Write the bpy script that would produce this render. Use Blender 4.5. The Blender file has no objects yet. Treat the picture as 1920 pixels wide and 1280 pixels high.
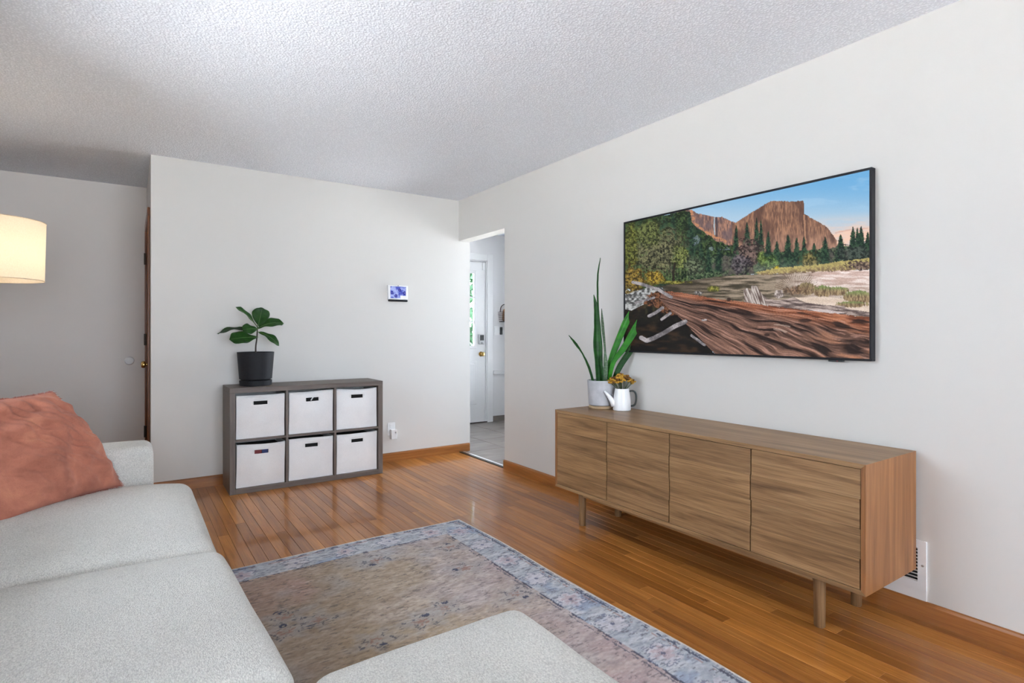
import bpy, bmesh, math, random
import numpy as np
from mathutils import Vector, Matrix, noise as mnoise

random.seed(7)
scn = bpy.context.scene
C = scn.collection
R = math.radians

# ------------------------------------------------------------------ camera
cam_d = bpy.data.cameras.new('camera')
cam = bpy.data.objects.new('camera', cam_d); C.objects.link(cam)
CAM = Vector((0, 0, 1.157)); YAW = R(34.33); FPX = 1052.0
cam.location = CAM
cam.rotation_euler = (R(90), 0, -YAW)
cam_d.sensor_width = 36.0
cam_d.lens = 36.0 * FPX / 1920.0
cam_d.shift_y = -16.0 / 1920.0
cam_d.clip_start = 0.02
scn.camera = cam

# ------------------------------------------------------------------ view
scn.view_settings.view_transform = 'Standard'
scn.view_settings.look = 'None'
scn.view_settings.gamma = 1.0
scn.view_settings.use_curve_mapping = False
EXPO = 1.38
scn.view_settings.exposure = EXPO
try:
    scn.cycles.max_bounces = 10
    scn.cycles.diffuse_bounces = 7
    scn.cycles.glossy_bounces = 4
    scn.cycles.transparent_max_bounces = 12
    scn.cycles.sample_clamp_indirect = 30.0
    scn.cycles.caustics_reflective = False
    scn.cycles.caustics_refractive = False
    scn.cycles.use_denoising = True
except Exception:
    pass

# ------------------------------------------------------------------ world: bright overcast sky
w = bpy.data.worlds.new('sky'); scn.world = w; w.use_nodes = True
nt = w.node_tree; nt.nodes.clear()
wo = nt.nodes.new('ShaderNodeOutputWorld'); bg = nt.nodes.new('ShaderNodeBackground')
bg.inputs['Color'].default_value = (0.78, 0.885, 1.0, 1)
bg.inputs['Strength'].default_value = 6.0
nt.links.new(bg.outputs[0], wo.inputs[0])

sun_d = bpy.data.lights.new('sun', 'SUN'); sun_d.energy = 37.0; sun_d.angle = R(0.6); sun_d.color = (1.0, 0.99, 0.97)
sun = bpy.data.objects.new('sun', sun_d); C.objects.link(sun)      # high, from the entry side of the house
sun.rotation_euler = Vector((0.26, 0.14, 0.94)).to_track_quat('Z', 'Y').to_euler()

def portal(name, loc, rot, sx, sy):
    l = bpy.data.lights.new(name, 'AREA'); l.shape = 'RECTANGLE'; l.size = sx; l.size_y = sy
    l.cycles.is_portal = True
    o = bpy.data.objects.new(name, l); C.objects.link(o); o.location = loc; o.rotation_euler = rot
    return o
# windows: (left wall, behind the sofa), (added fill window, wall behind the camera), (entry room)
WL = dict(u0=1.3, u1=3.1, z0=1.05, z1=1.95)
WF = dict(u0=-0.85, u1=2.3, z0=0.25, z1=2.35)  # unseen window, added and enlarged to even out the room light
WE = dict(u0=3.3, u1=5.6, z0=0.5, z1=2.15)
portal('daylight_window_a', (-1.10, (WL['u0']+WL['u1'])/2, (WL['z0']+WL['z1'])/2), (0, R(-90), 0), WL['z1']-WL['z0'], WL['u1']-WL['u0'])
portal('daylight_fill_window_b', ((WF['u0']+WF['u1'])/2, -3.50, (WF['z0']+WF['z1'])/2), (R(90), 0, 0), WF['u1']-WF['u0'], WF['z1']-WF['z0'])
portal('daylight_window_c', (4.90, (WE['u0']+WE['u1'])/2, (WE['z0']+WE['z1'])/2), (0, R(90), 0), WE['z1']-WE['z0'], WE['u1']-WE['u0'])

# ------------------------------------------------------------------ material helpers
def srgb(r, g, b):
    f = lambda c: c/12.92 if c <= 0.04045 else ((c+0.055)/1.055)**2.4
    return (f(r/255.), f(g/255.), f(b/255.), 1.0)

class M:
    def __init__(s, name):
        s.m = bpy.data.materials.new(name); s.m.use_nodes = True
        s.nt = s.m.node_tree; s.nt.nodes.clear()
        s.out = s.n('ShaderNodeOutputMaterial'); s.p = s.n('ShaderNodeBsdfPrincipled')
        s.l(s.p.outputs[0], s.out.inputs[0])
    def n(s, t, **kw):
        nd = s.nt.nodes.new(t)
        for k, v in kw.items(): setattr(nd, k, v)
        return nd
    def l(s, a, b): s.nt.links.new(a, b)
    def set(s, **kw):
        for k, v in kw.items():
            s.p.inputs[k.replace('_', ' ')].default_value = v
        return s
    def coords(s, kind='Object', scale=(1,1,1), rnd=0.0):
        if kind == 'World':
            src = s.n('ShaderNodeNewGeometry').outputs['Position']
        else:
            src = s.n('ShaderNodeTexCoord').outputs[kind]
        if rnd:
            oi = s.n('ShaderNodeObjectInfo'); g = s.n('ShaderNodeNewGeometry')
            a = s.n('ShaderNodeMath', operation='ADD'); s.l(oi.outputs['Random'], a.inputs[0]); s.l(g.outputs['Random Per Island'], a.inputs[1])
            mu = s.n('ShaderNodeVectorMath', operation='SCALE'); mu.inputs[0].default_value = (3.1, 5.7, 2.3)
            k = s.n('ShaderNodeMath', operation='MULTIPLY'); s.l(a.outputs[0], k.inputs[0]); k.inputs[1].default_value = rnd
            s.l(k.outputs[0], mu.inputs['Scale'])
            ad = s.n('ShaderNodeVectorMath', operation='ADD'); s.l(src, ad.inputs[0]); s.l(mu.outputs[0], ad.inputs[1])
            src = ad.outputs[0]
        mp = s.n('ShaderNodeMapping'); mp.inputs['Scale'].default_value = scale
        s.l(src, mp.inputs['Vector'])
        return mp.outputs[0]
    def noise(s, vec, scale, detail=4, rough=0.55, dist=0.0):
        nd = s.n('ShaderNodeTexNoise'); nd.inputs['Scale'].default_value = scale
        nd.inputs['Detail'].default_value = detail; nd.inputs['Roughness'].default_value = rough
        nd.inputs['Distortion'].default_value = dist
        s.l(vec, nd.inputs['Vector']); return nd.outputs['Fac']
    def ramp(s, fac, stops, interp='LINEAR'):
        r = s.n('ShaderNodeValToRGB'); cr = r.color_ramp; cr.interpolation = interp
        while len(cr.elements) < len(stops): cr.elements.new(0.5)
        for e, (p, c) in zip(cr.elements, stops): e.position = p; e.color = c
        s.l(fac, r.inputs[0]); return r.outputs[0]
    def mix(s, a, b, fac, mode='MIX'):
        nd = s.n('ShaderNodeMix', data_type='RGBA', blend_type=mode)
        for v, i in ((a, 6), (b, 7)):
            if isinstance(v, tuple): nd.inputs[i].default_value = v
            else: s.l(v, nd.inputs[i])
        if isinstance(fac, float): nd.inputs[0].default_value = fac
        else: s.l(fac, nd.inputs[0])
        return nd.outputs[2]
    def bump(s, h, strength=0.2, dist=0.01, prev=None):
        b = s.n('ShaderNodeBump'); b.inputs['Strength'].default_value = strength; b.inputs['Distance'].default_value = dist
        s.l(h, b.inputs['Height'])
        if prev is not None: s.l(prev, b.inputs['Normal'])
        s.l(b.outputs[0], s.p.inputs['Normal']); return b.outputs[0]
    def col(s, c):
        if isinstance(c, tuple): s.p.inputs['Base Color'].default_value = c
        else: s.l(c, s.p.inputs['Base Color'])
        return s

def simple(name, c, rough=0.5, metal=0.0, spec=0.5, var=0.06, nscale=30, bump=0.0):
    m = M(name); v = m.coords('Object'); n = m.noise(v, nscale, 3)
    a = tuple(min(1, x*(1+var)) for x in c[:3]) + (1,); b = tuple(x*(1-var) for x in c[:3]) + (1,)
    m.col(m.ramp(n, [(0.3, b), (0.7, a)]))
    m.set(Roughness=rough, Metallic=metal); m.p.inputs['Specular IOR Level'].default_value = spec
    if bump: m.bump(n, bump, 0.002)
    return m.m

def paint(name, c, rough=0.55, scale=140, strength=0.08):
    m = M(name); v = m.coords('World'); n = m.noise(v, scale, 3)
    big = m.noise(v, 1.3, 2)
    a = tuple(x*0.985 for x in c[:3])+(1,)
    m.col(m.mix(c, a, big)); m.set(Roughness=rough); m.p.inputs['Specular IOR Level'].default_value = 0.3
    m.bump(n, strength, 0.002); return m.m

def wood(name, cols, axis, tones=None, rough=0.4, coat=0.0, coatr=0.1, gscale=1.0, rnd=1.0, contrast=1.0, kind='World', bump=0.06, fine=0.55):
    # cols: dark, mid, light grain colours; axis = direction of the grain
    m = M(name)
    sc = [22*gscale]*3; sc['xyz'.index(axis)] = 1.1*gscale
    v = m.coords(kind, tuple(sc), rnd*7.0)
    n1 = m.noise(v, 1.0, 5, 0.6, 1.1)
    base = m.ramp(n1, [(0.5-0.28/contrast, cols[0]), (0.5, cols[1]), (0.5+0.28/contrast, cols[2])])
    sc2 = [260*gscale]*3; sc2['xyz'.index(axis)] = 5*gscale
    v2 = m.coords(kind, tuple(sc2), rnd*3.0)
    n2 = m.noise(v2, 1.0, 3, 0.6)
    finec = m.ramp(n2, [(0.36, (0.62, 0.58, 0.55, 1)), (0.56, (1, 1, 1, 1))])
    colr = m.mix(base, finec, fine, 'MULTIPLY')
    if tones:
        oi = m.n('ShaderNodeObjectInfo'); g = m.n('ShaderNodeNewGeometry')
        a = m.n('ShaderNodeMath', operation='ADD'); m.l(oi.outputs['Random'], a.inputs[0]); m.l(g.outputs['Random Per Island'], a.inputs[1])
        fr = m.n('ShaderNodeMath', operation='FRACT'); m.l(a.outputs[0], fr.inputs[0])
        t = m.ramp(fr.outputs[0], [(i/(len(tones)-1), c) for i, c in enumerate(tones)])
        colr = m.mix(colr, t, 1.0, 'MULTIPLY')
    m.col(colr); m.set(Roughness=rough)
    if coat:
        m.p.inputs['Coat Weight'].default_value = coat; m.p.inputs['Coat Roughness'].default_value = coatr
    m.bump(n2, bump, 0.001)
    return m.m

# ------------------------------------------------------------------ materials
MT = {}
MT['wall'] = paint('wall_paint', (0.650, 0.636, 0.610, 1))
MT['hallwall'] = paint('hall_paint', (0.74, 0.70, 0.665, 1))
MT['entrywall'] = paint('entry_paint', (0.68, 0.675, 0.68, 1))
def ceil_mat():
    m = M('popcorn_ceiling'); v = m.coords('World')
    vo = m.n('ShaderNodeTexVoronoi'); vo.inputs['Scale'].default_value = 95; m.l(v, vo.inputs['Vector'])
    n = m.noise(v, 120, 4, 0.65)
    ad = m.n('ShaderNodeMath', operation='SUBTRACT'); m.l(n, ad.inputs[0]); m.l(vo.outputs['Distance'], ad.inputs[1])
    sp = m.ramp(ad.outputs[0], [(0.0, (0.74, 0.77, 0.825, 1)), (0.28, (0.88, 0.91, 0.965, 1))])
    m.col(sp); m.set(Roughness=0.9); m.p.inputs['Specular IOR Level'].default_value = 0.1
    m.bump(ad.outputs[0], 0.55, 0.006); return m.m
MT['ceiling'] = ceil_mat()
MT['floor'] = wood('oak_floor', (srgb(130, 80, 34), srgb(168, 110, 52), srgb(192, 134, 72)), 'y',
                   tones=[(0.60, 0.51, 0.44, 1), (1.05, 1.02, 0.96, 1), (0.80, 0.71, 0.62, 1), (1.22, 1.20, 1.10, 1), (0.95, 0.90, 0.82, 1), (0.70, 0.62, 0.52, 1), (1.12, 1.10, 1.0, 1)],
                   rough=0.30, coat=0.42, coatr=0.06)
MT['floor'].node_tree.nodes['Principled BSDF'].inputs['Specular IOR Level'].default_value = 0.16
MT['oaktrim'] = wood('oak_trim', (srgb(118, 72, 30), srgb(156, 98, 46), srgb(180, 120, 64)), 'y', rough=0.35, rnd=0)
MT['oaktrimx'] = wood('oak_trim_x', (srgb(118, 72, 30), srgb(156, 98, 46), srgb(180, 120, 64)), 'x', rough=0.35, rnd=0)
MT['oaktrimz'] = wood('oak_door', (srgb(92, 48, 18), srgb(128, 72, 32), srgb(150, 92, 46)), 'z', rough=0.35, rnd=0)
CW = (srgb(96, 70, 42), srgb(148, 114, 77), srgb(178, 144, 104))
TN = [(0.80, 0.78, 0.77, 1), (1.02, 1.0, 0.98, 1), (0.90, 0.88, 0.86, 1), (1.12, 1.10, 1.06, 1)]
MT['conY'] = wood('walnut_oak_y', CW, 'y', rough=0.42, rnd=0.3)
MT['conD'] = wood('walnut_oak_door', CW, 'y', tones=TN, rough=0.45, rnd=1.0, bump=0.25, gscale=1.15, contrast=1.05, fine=0.8)
MT['conZ'] = wood('walnut_oak_z', (srgb(106, 66, 36), srgb(146, 98, 58), srgb(170, 120, 74)), 'z', rough=0.42, rnd=0.3)
MT['conleg'] = wood('walnut_oak_leg', (srgb(84, 60, 38), srgb(124, 94, 64), srgb(150, 118, 84)), 'z', rough=0.42, rnd=1)
MT['shelfX'] = wood('grey_laminate_x', (srgb(86, 76, 70), srgb(108, 97, 90), srgb(126, 115, 107)), 'x', rough=0.5, rnd=0.3, gscale=1.4)
MT['shelfZ'] = wood('grey_laminate_z', (srgb(86, 76, 70), srgb(108, 97, 90), srgb(126, 115, 107)), 'z', rough=0.5, rnd=0.3, gscale=1.4)
MT['white'] = simple('white_plastic', (0.8, 0.8, 0.8, 1), 0.4, var=0.01)
MT['whitepaint'] = simple('white_door_paint', (0.70, 0.70, 0.70, 1), 0.35, var=0.01)
MT['black'] = simple('black_plastic', (0.012, 0.012, 0.013, 1), 0.45)
MT['charcoal'] = simple('charcoal_plastic', (0.014, 0.014, 0.017, 1), 0.6, spec=0.25, var=0.1, nscale=60, bump=0.05)
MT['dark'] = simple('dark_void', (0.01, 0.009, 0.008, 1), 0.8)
MT['brass'] = simple('aged_brass', (0.55, 0.36, 0.12, 1), 0.25, metal=1.0)
MT['bronze'] = simple('dark_bronze', (0.06, 0.045, 0.035, 1), 0.4, metal=0.8)
MT['steel'] = simple('brushed_steel', (0.92, 0.92, 0.93, 1), 0.35, metal=1.0)
MT['concrete'] = simple('grey_concrete', (0.42, 0.42, 0.44, 1), 0.75, var=0.16, nscale=14, bump=0.1)
MT['tanwood'] = simple('pale_wood', srgb(176, 150, 118), 0.5, var=0.1, nscale=18)
MT['enamel'] = simple('white_enamel', (0.83, 0.83, 0.84, 1), 0.3, var=0.01)
MT['handle'] = simple('dark_green_handle', (0.008, 0.014, 0.013, 1), 0.35)
MT['soil'] = simple('potting_soil', (0.03, 0.022, 0.016, 1), 0.95, var=0.4, nscale=80, bump=0.8)
MT['bark'] = simple('dark_bark', (0.035, 0.024, 0.016, 1), 0.8, var=0.3, nscale=80, bump=0.6)
def leaf_mat(name, c1, c2, mott=0.0, kind='Object', scale=(30, 30, 30)):
    m = M(name); v = m.coords(kind, scale, 1.0); n = m.noise(v, 1.0, 4, 0.6)
    lo = 0.5-0.25; m.col(m.ramp(n, [(lo, c1), (0.5+0.2, c2)])); m.set(Roughness=0.45); m.p.inputs['Specular IOR Level'].default_value = 0.3
    m.p.inputs['Transmission Weight'].default_value = 0.0
    m.bump(n, 0.15, 0.003)
    tr = m.n('ShaderNodeBsdfTranslucent'); tr.inputs[0].default_value = tuple(min(1, x*1.4) for x in c2[:3])+(1,)
    mx = m.n('ShaderNodeMixShader'); mx.inputs[0].default_value = 0.12
    m.l(m.p.outputs[0], mx.inputs[1]); m.l(tr.outputs[0], mx.inputs[2]); m.l(mx.outputs[0], m.out.inputs[0])
    return m.m
MT['figleaf'] = leaf_mat('fig_leaf', srgb(14, 44, 12), srgb(40, 86, 26))
MT['figvein'] = simple('fig_vein', srgb(86, 120, 62), 0.5)
MT['snake'] = leaf_mat('snake_leaf', srgb(10, 46, 10), srgb(30, 88, 22), scale=(8, 8, 45))
MT['snakelight'] = leaf_mat('snake_leaf_bright', srgb(18, 84, 8), srgb(50, 140, 24), scale=(8, 8, 30))
MT['snakemott'] = leaf_mat('snake_leaf_mottled', srgb(30, 60, 34), srgb(120, 142, 112), scale=(70, 70, 160))
def fabric(name, c1, c2, vs=230, bump=0.5, dist=0.004, rough=0.95, dk=0.70, st=(1, 1, 1)):
    m = M(name); v = m.coords('World', st)
    vo = m.n('ShaderNodeTexVoronoi'); vo.inputs['Scale'].default_value = vs; m.l(v, vo.inputs['Vector'])
    n = m.noise(v, vs*0.8, 3, 0.7); nb = m.noise(v, 9, 3)
    cc = m.ramp(n, [(0.32, c1), (0.6, c2)])
    d = m.ramp(vo.outputs['Distance'], [(0.1, (1, 1, 1, 1)), (0.75, (dk, dk, dk*1.01, 1))])
    cc = m.mix(cc, d, 0.8, 'MULTIPLY')
    sh = m.ramp(nb, [(0.3, (0.95, 0.95, 0.95, 1)), (0.7, (1, 1, 1, 1))])
    m.col(m.mix(cc, sh, 1.0, 'MULTIPLY')); m.set(Roughness=rough); m.p.inputs['Specular IOR Level'].default_value = 0.15
    m.p.inputs['Sheen Weight'].default_value = 0.15
    iv = m.n('ShaderNodeMath', operation='SUBTRACT'); iv.inputs[0].default_value = 1.0; m.l(vo.outputs['Distance'], iv.inputs[1])
    m.bump(iv.outputs[0], bump, dist); return m.m
MT['sofa'] = fabric('grey_boucle', srgb(202, 200, 194), srgb(230, 228, 221), vs=330, dk=0.70, st=(1.0, 0.6, 1.0))
MT['bin'] = fabric('white_canvas', srgb(236, 236, 236), srgb(247, 247, 247), vs=420, bump=0.15, dist=0.001, dk=0.9)
def linen():
    m = M('terracotta_linen'); v = m.coords('Object'); n = m.noise(v, 7, 5, 0.6, 0.4)
    f = m.noise(m.coords('Object', (900, 160, 160)), 1.0, 2); f2 = m.noise(m.coords('Object', (160, 900, 160)), 1.0, 2)
    c = m.ramp(n, [(0.25, srgb(146, 88, 70)), (0.55, srgb(178, 112, 90)), (0.8, srgb(204, 142, 108))])
    ad = m.n('ShaderNodeMath', operation='ADD'); m.l(f, ad.inputs[0]); m.l(f2, ad.inputs[1])
    w_ = m.ramp(ad.outputs[0], [(0.7, (0.8, 0.78, 0.78, 1)), (1.0, (1, 1, 1, 1))])
    m.col(m.mix(c, w_, 0.7, 'MULTIPLY')); m.set(Roughness=0.9); m.p.inputs['Sheen Weight'].default_value = 0.05
    wr = m.noise(m.coords('Object', (4, 4, 9)), 2.0, 2, 0.45, 0.7)
    b1 = m.bump(wr, 0.35, 0.03); m.bump(ad.outputs[0], 0.3, 0.001, b1); return m.m
MT['linen'] = linen()
MT['fringe'] = simple('terracotta_fringe', srgb(176, 118, 104), 0.9, var=0.2, nscale=60)
def attr_mat(name, emit=0.0, rough=0.9, noise_amt=0.0):
    m = M(name); a = m.n('ShaderNodeAttribute'); a.attribute_name = 'Col'
    c = a.outputs['Color']
    if noise_amt:
        n = m.noise(m.coords('World', (1, 1, 1)), 420, 3, 0.7)
        c = m.mix(c, m.ramp(n, [(0.3, (1-noise_amt,)*3+(1,)), (0.65, (1, 1, 1, 1))]), 1.0, 'MULTIPLY')
        m.bump(n, 0.35, 0.002)
    if emit:
        m.col((0.01, 0.01, 0.01, 1)); m.l(c, m.p.inputs['Emission Color']); m.p.inputs['Emission Strength'].default_value = emit
        m.p.inputs['Specular IOR Level'].default_value = 0.1
    else: m.col(c); m.p.inputs['Specular IOR Level'].default_value = 0.1
    m.set(Roughness=rough); return m.m
MT['screen'] = attr_mat('screen_picture', emit=1.0/(2**EXPO), rough=0.6)
MT['rug'] = attr_mat('rug_pile', noise_amt=0.18)
def glass():
    m = M('window_glass'); t = m.n('ShaderNodeBsdfTransparent'); g = m.n('ShaderNodeBsdfGlossy'); g.inputs['Roughness'].default_value = 0.02
    lw = m.n('ShaderNodeFresnel'); lw.inputs['IOR'].default_value = 1.45
    mx = m.n('ShaderNodeMixShader'); m.l(lw.outputs[0], mx.inputs[0]); m.l(t.outputs[0], mx.inputs[1]); m.l(g.outputs[0], mx.inputs[2])
    m.l(mx.outputs[0], m.out.inputs[0]); return m.m
MT['glass'] = glass()
def shade_mat():
    m = M('linen_lampshade'); n = m.noise(m.coords('Object', (1, 1, 1)), 220, 2)
    c = m.ramp(n, [(0.3, (0.74, 0.66, 0.54, 1)), (0.7, (0.82, 0.74, 0.62, 1))])
    d = m.n('ShaderNodeBsdfDiffuse'); t = m.n('ShaderNodeBsdfTranslucent'); m.l(c, d.inputs[0]); m.l(c, t.inputs[0])
    mx = m.n('ShaderNodeMixShader'); mx.inputs[0].default_value = 0.5
    m.l(d.outputs[0], mx.inputs[1]); m.l(t.outputs[0], mx.inputs[2]); m.l(mx.outputs[0], m.out.inputs[0]); return m.m
MT['shade'] = shade_mat()
def tile_mat():
    m = M('slate_tile'); v = m.coords('World', (1.5, 5, 1), 2.0); n = m.noise(v, 1.5, 6, 0.65, 0.8)
    m.col(m.ramp(n, [(0.25, srgb(92, 84, 78)), (0.5, srgb(122, 113, 106)), (0.75, srgb(150, 140, 132))])); m.set(Roughness=0.3)
    m.bump(n, 0.15, 0.003); return m.m
MT['tile'] = tile_mat()
MT['slab'] = simple('subfloor', (0.05, 0.03, 0.02, 1), 0.9)
MT['ground'] = simple('outdoor_concrete', (0.50, 0.50, 0.50, 1), 0.95, var=0.12, nscale=0.8)
MT['foliage'] = leaf_mat('shrub_foliage', srgb(24, 56, 34), srgb(76, 116, 84))
MT['flower'] = simple('golden_blossom', srgb(186, 140, 42), 0.8, var=0.3, nscale=90)
MT['flowerdark'] = simple('russet_blossom', srgb(122, 80, 28), 0.8, var=0.3, nscale=90)
MT['stem'] = simple('dry_green_stem', srgb(66, 78, 46), 0.7)
MT['red'] = simple('red_card', srgb(120, 24, 30), 0.5)
MT['blue'] = simple('blue_card', srgb(36, 52, 110), 0.5)
MT['tan'] = simple('tan_leather', srgb(150, 100, 62), 0.6, var=0.2, nscale=25)
MT['chrome'] = simple('satin_nickel', (0.62, 0.62, 0.62, 1), 0.3, metal=1.0)

# ------------------------------------------------------------------ mesh helpers
def link(name, me, mat, parent=None, loc=(0, 0, 0), rot=(0, 0, 0), smooth=False):
    o = bpy.data.objects.new(name, me); C.objects.link(o)
    if mat is not None and not me.materials: me.materials.append(MT[mat] if isinstance(mat, str) else mat)
    o.location = loc; o.rotation_euler = rot
    if parent is not None: o.parent = parent
    if smooth:
        for p in me.polygons: p.use_smooth = True
    return o
def from_bm(name, bm, mat, parent=None, smooth=False, **kw):
    bmesh.ops.recalc_face_normals(bm, faces=bm.faces)
    me = bpy.data.meshes.new(name); bm.to_mesh(me); bm.free()
    return link(name, me, mat, parent, smooth=smooth, **kw)
def pyd(name, v, f, mat, parent=None, smooth=False, **kw):
    me = bpy.data.meshes.new(name); me.from_pydata([tuple(map(float, q)) for q in v], [], f); me.update()
    return link(name, me, mat, parent, smooth=smooth, **kw)
def add_box(bm, x0, x1, y0, y1, z0, z1, bev=0.0, seg=1):
    r = bmesh.ops.create_cube(bm, size=1.0, matrix=Matrix.Translation(((x0+x1)/2, (y0+y1)/2, (z0+z1)/2)) @ Matrix.Diagonal((abs(x1-x0), abs(y1-y0), abs(z1-z0), 1)))
    if bev:
        vs = set(r['verts']); es = [e for e in bm.edges if e.verts[0] in vs and e.verts[1] in vs]
        bmesh.ops.bevel(bm, geom=es, offset=bev, segments=seg, affect='EDGES', profile=0.5)
def box(name, x0, x1, y0, y1, z0, z1, mat, parent=None, bev=0.0, seg=1, **kw):
    bm = bmesh.new(); add_box(bm, x0, x1, y0, y1, z0, z1, bev, seg)
    return from_bm(name, bm, mat, parent, **kw)
def add_lathe(bm, prof, n=32, cx=0, cy=0, cz=0, cap0=True, cap1=True):
    rings = []
    for r, z in prof:
        rings.append([bm.verts.new((cx+r*math.cos(2*math.pi*i/n), cy+r*math.sin(2*math.pi*i/n), cz+z)) for i in range(n)])
    for a, b in zip(rings, rings[1:]):
        for i in range(n): bm.faces.new((a[i], a[(i+1) % n], b[(i+1) % n], b[i]))
    if cap0: bm.faces.new(rings[0][::-1])
    if cap1: bm.faces.new(rings[-1])
def lathe(name, prof, mat, parent=None, n=32, loc=(0, 0, 0), cap0=True, cap1=True, smooth=True, rot=(0, 0, 0)):
    bm = bmesh.new(); add_lathe(bm, prof, n, cap0=cap0, cap1=cap1)
    o = from_bm(name, bm, mat, parent, smooth=smooth, loc=loc, rot=rot)
    sharp(o); return o
def sharp(o, ang=40):
    me = o.data
    bm = bmesh.new(); bm.from_mesh(me)
    for e in bm.edges:
        if len(e.link_faces) == 2 and e.calc_face_angle(0) > R(ang): e.smooth = False
    bm.to_mesh(me); bm.free()
def add_tube(bm, pts, rad, n=8, caps=True):
    pts = [Vector(p) for p in pts]
    rads = rad if isinstance(rad, (list, tuple)) else [rad]*len(pts)
    prev = None; rings = []
    for i, p in enumerate(pts):
        t = (pts[min(i+1, len(pts)-1)]-pts[max(i-1, 0)]).normalized()
        if prev is None:
            a = Vector((0, 0, 1)) if abs(t.z) < 0.9 else Vector((1, 0, 0))
            u = t.cross(a).normalized()
        else:
            u = (prev-t*prev.dot(t)).normalized()
        prev = u; v_ = t.cross(u)
        rings.append([bm.verts.new(p+(u*math.cos(2*math.pi*k/n)+v_*math.sin(2*math.pi*k/n))*rads[i]) for k in range(n)])
    for a, b in zip(rings, rings[1:]):
        for k in range(n): bm.faces.new((a[k], a[(k+1) % n], b[(k+1) % n], b[k]))
    if caps: bm.faces.new(rings[0][::-1]); bm.faces.new(rings[-1])
def tube(name, pts, rad, mat, parent=None, n=8, **kw):
    bm = bmesh.new(); add_tube(bm, pts, rad, n); return from_bm(name, bm, mat, parent, smooth=True, **kw)
def spline(pts, m=8):
    P = [Vector(p) for p in pts]; P = [P[0]*2-P[1]]+P+[P[-1]*2-P[-2]]; out = []
    for i in range(1, len(P)-2):
        for k in range(m):
            t = k/m; a, b, c, d = P[i-1:i+3]
            out.append(0.5*((2*b)+(c-a)*t+(2*a-5*b+4*c-d)*t*t+(3*b-a-3*c+d)*t**3))
    out.append(P[-2]); return out
def rbox(hx, hy, hz, r, n=14, nz=6, fn=None):
    def ax(h, m):
        e = [-h+r*k for k in (0, 0.2, 0.45, 0.7, 1.0)]
        mid = list(np.linspace(-h+r, h-r, m+1))[1:-1]
        return e+mid+[-x for x in e[::-1]]
    X, Y, Z = ax(hx, n), ax(hy, n), ax(hz, nz)
    H = (hx, hy, hz); key = {}; V = []; F = []
    def vid(q):
        k = (round(q[0], 5), round(q[1], 5), round(q[2], 5))
        if k in key: return key[k]
        inn = [max(-(h-r), min(h-r, c)) for c, h in zip(q, H)]
        d = Vector([a-b for a, b in zip(q, inn)])
        p = Vector(inn)+(d.normalized()*r if d.length > 1e-9 else d)
        if fn: p = fn(p)
        key[k] = len(V); V.append(p); return key[k]
    def face(A, B, f):
        for i in range(len(A)-1):
            for j in range(len(B)-1):
                F.append([vid(f(A[i], B[j])), vid(f(A[i+1], B[j])), vid(f(A[i+1], B[j+1])), vid(f(A[i], B[j+1]))])
    face(X, Y, lambda a, b: (a, b, hz)); face(Y, X, lambda b, a: (a, b, -hz))
    face(Y, Z, lambda a, b: (hx, a, b)); face(Z, Y, lambda b, a: (-hx, a, b))
    face(Z, X, lambda b, a: (a, hy, b)); face(X, Z, lambda a, b: (a, -hy, b))
    return V, F
def thing(name, label, cat, loc=(0, 0, 0), rotz=0.0, group=None):
    o = bpy.data.objects.new(name, None); C.objects.link(o); o.empty_display_size = 0.1
    o.location = loc; o.rotation_euler = (0, 0, rotz); return tag(o, label, cat, group)
def tag(o, label, cat, group=None):
    o['label'] = label; o['category'] = cat
    if group: o['group'] = group
    return o
def struct(o, label=None):
    o['kind'] = 'structure'
    if label: o['label'] = label
    return o

# ------------------------------------------------------------------ room shell
XR, YB, XL, YH, H = 2.648, 4.797, 0.131, 5.927, 2.44
XW, YF = -1.0, -3.4                 # left wall, wall behind the camera
XE, YE, YE0, XE1 = 2.774, 6.2, 2.5, 4.8   # entry room
def wall(name, axis, c0, c1, u0, u1, holes=(), mat='wall', z0=-0.012, z1=H, label=None):
    us = sorted({u0, u1, *[h[0] for h in holes], *[h[1] for h in holes]})
    zs = sorted({z0, z1, *[h[2] for h in holes], *[h[3] for h in holes]})
    bm = bmesh.new()
    for i in range(len(us)-1):
        run = None
        for j in range(len(zs)-1):
            um, zm = (us[i]+us[i+1])/2, (zs[j]+zs[j+1])/2
            if any(h[0] < um < h[1] and h[2] < zm < h[3] for h in holes): continue
            a = (c0, c1, us[i], us[i+1]) if axis == 'x' else (us[i], us[i+1], c0, c1)
            add_box(bm, *a, zs[j], zs[j+1])
    bmesh.ops.remove_doubles(bm, verts=bm.verts, dist=1e-5)
    # drop faces shared by neighbouring blocks
    seen = {}
    for f in bm.faces: seen.setdefault(tuple(sorted(v.index for v in f.verts)), []).append(f)
    bm.verts.index_update(); seen = {}
    for f in bm.faces: seen.setdefault(tuple(sorted(v.index for v in f.verts)), []).append(f)
    bmesh.ops.delete(bm, geom=[f for l_ in seen.values() if len(l_) > 1 for f in l_], context='FACES_ONLY')
    o = from_bm(name, bm, mat); return struct(o, label)
OPEN = (3.99, YB, -0.02, 2.05)
wall('wall_right', 'x', XR, XE, YF, YB, [OPEN], label='white wall behind the television and console')
wall('wall_back', 'y', YB, YB+0.12, XL, XE, label='white wall behind the cube shelf')
HD = (5.06, 5.84, -0.02, 2.04)
wall('wall_closet', 'x', XL, XL+0.12, YB+0.12, YH, [HD], mat='wall', label='return wall with wooden door beside the hall')
wall('wall_hall', 'y', YH, YH+0.12, XW-0.12, XL+0.12, mat='hallwall', label='dim wall at the end of the hall')
wall('wall_left', 'x', XW-0.12, XW, YF-0.12, YH, [(WL['u0'], WL['u1'], WL['z0'], WL['z1'])])
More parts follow.
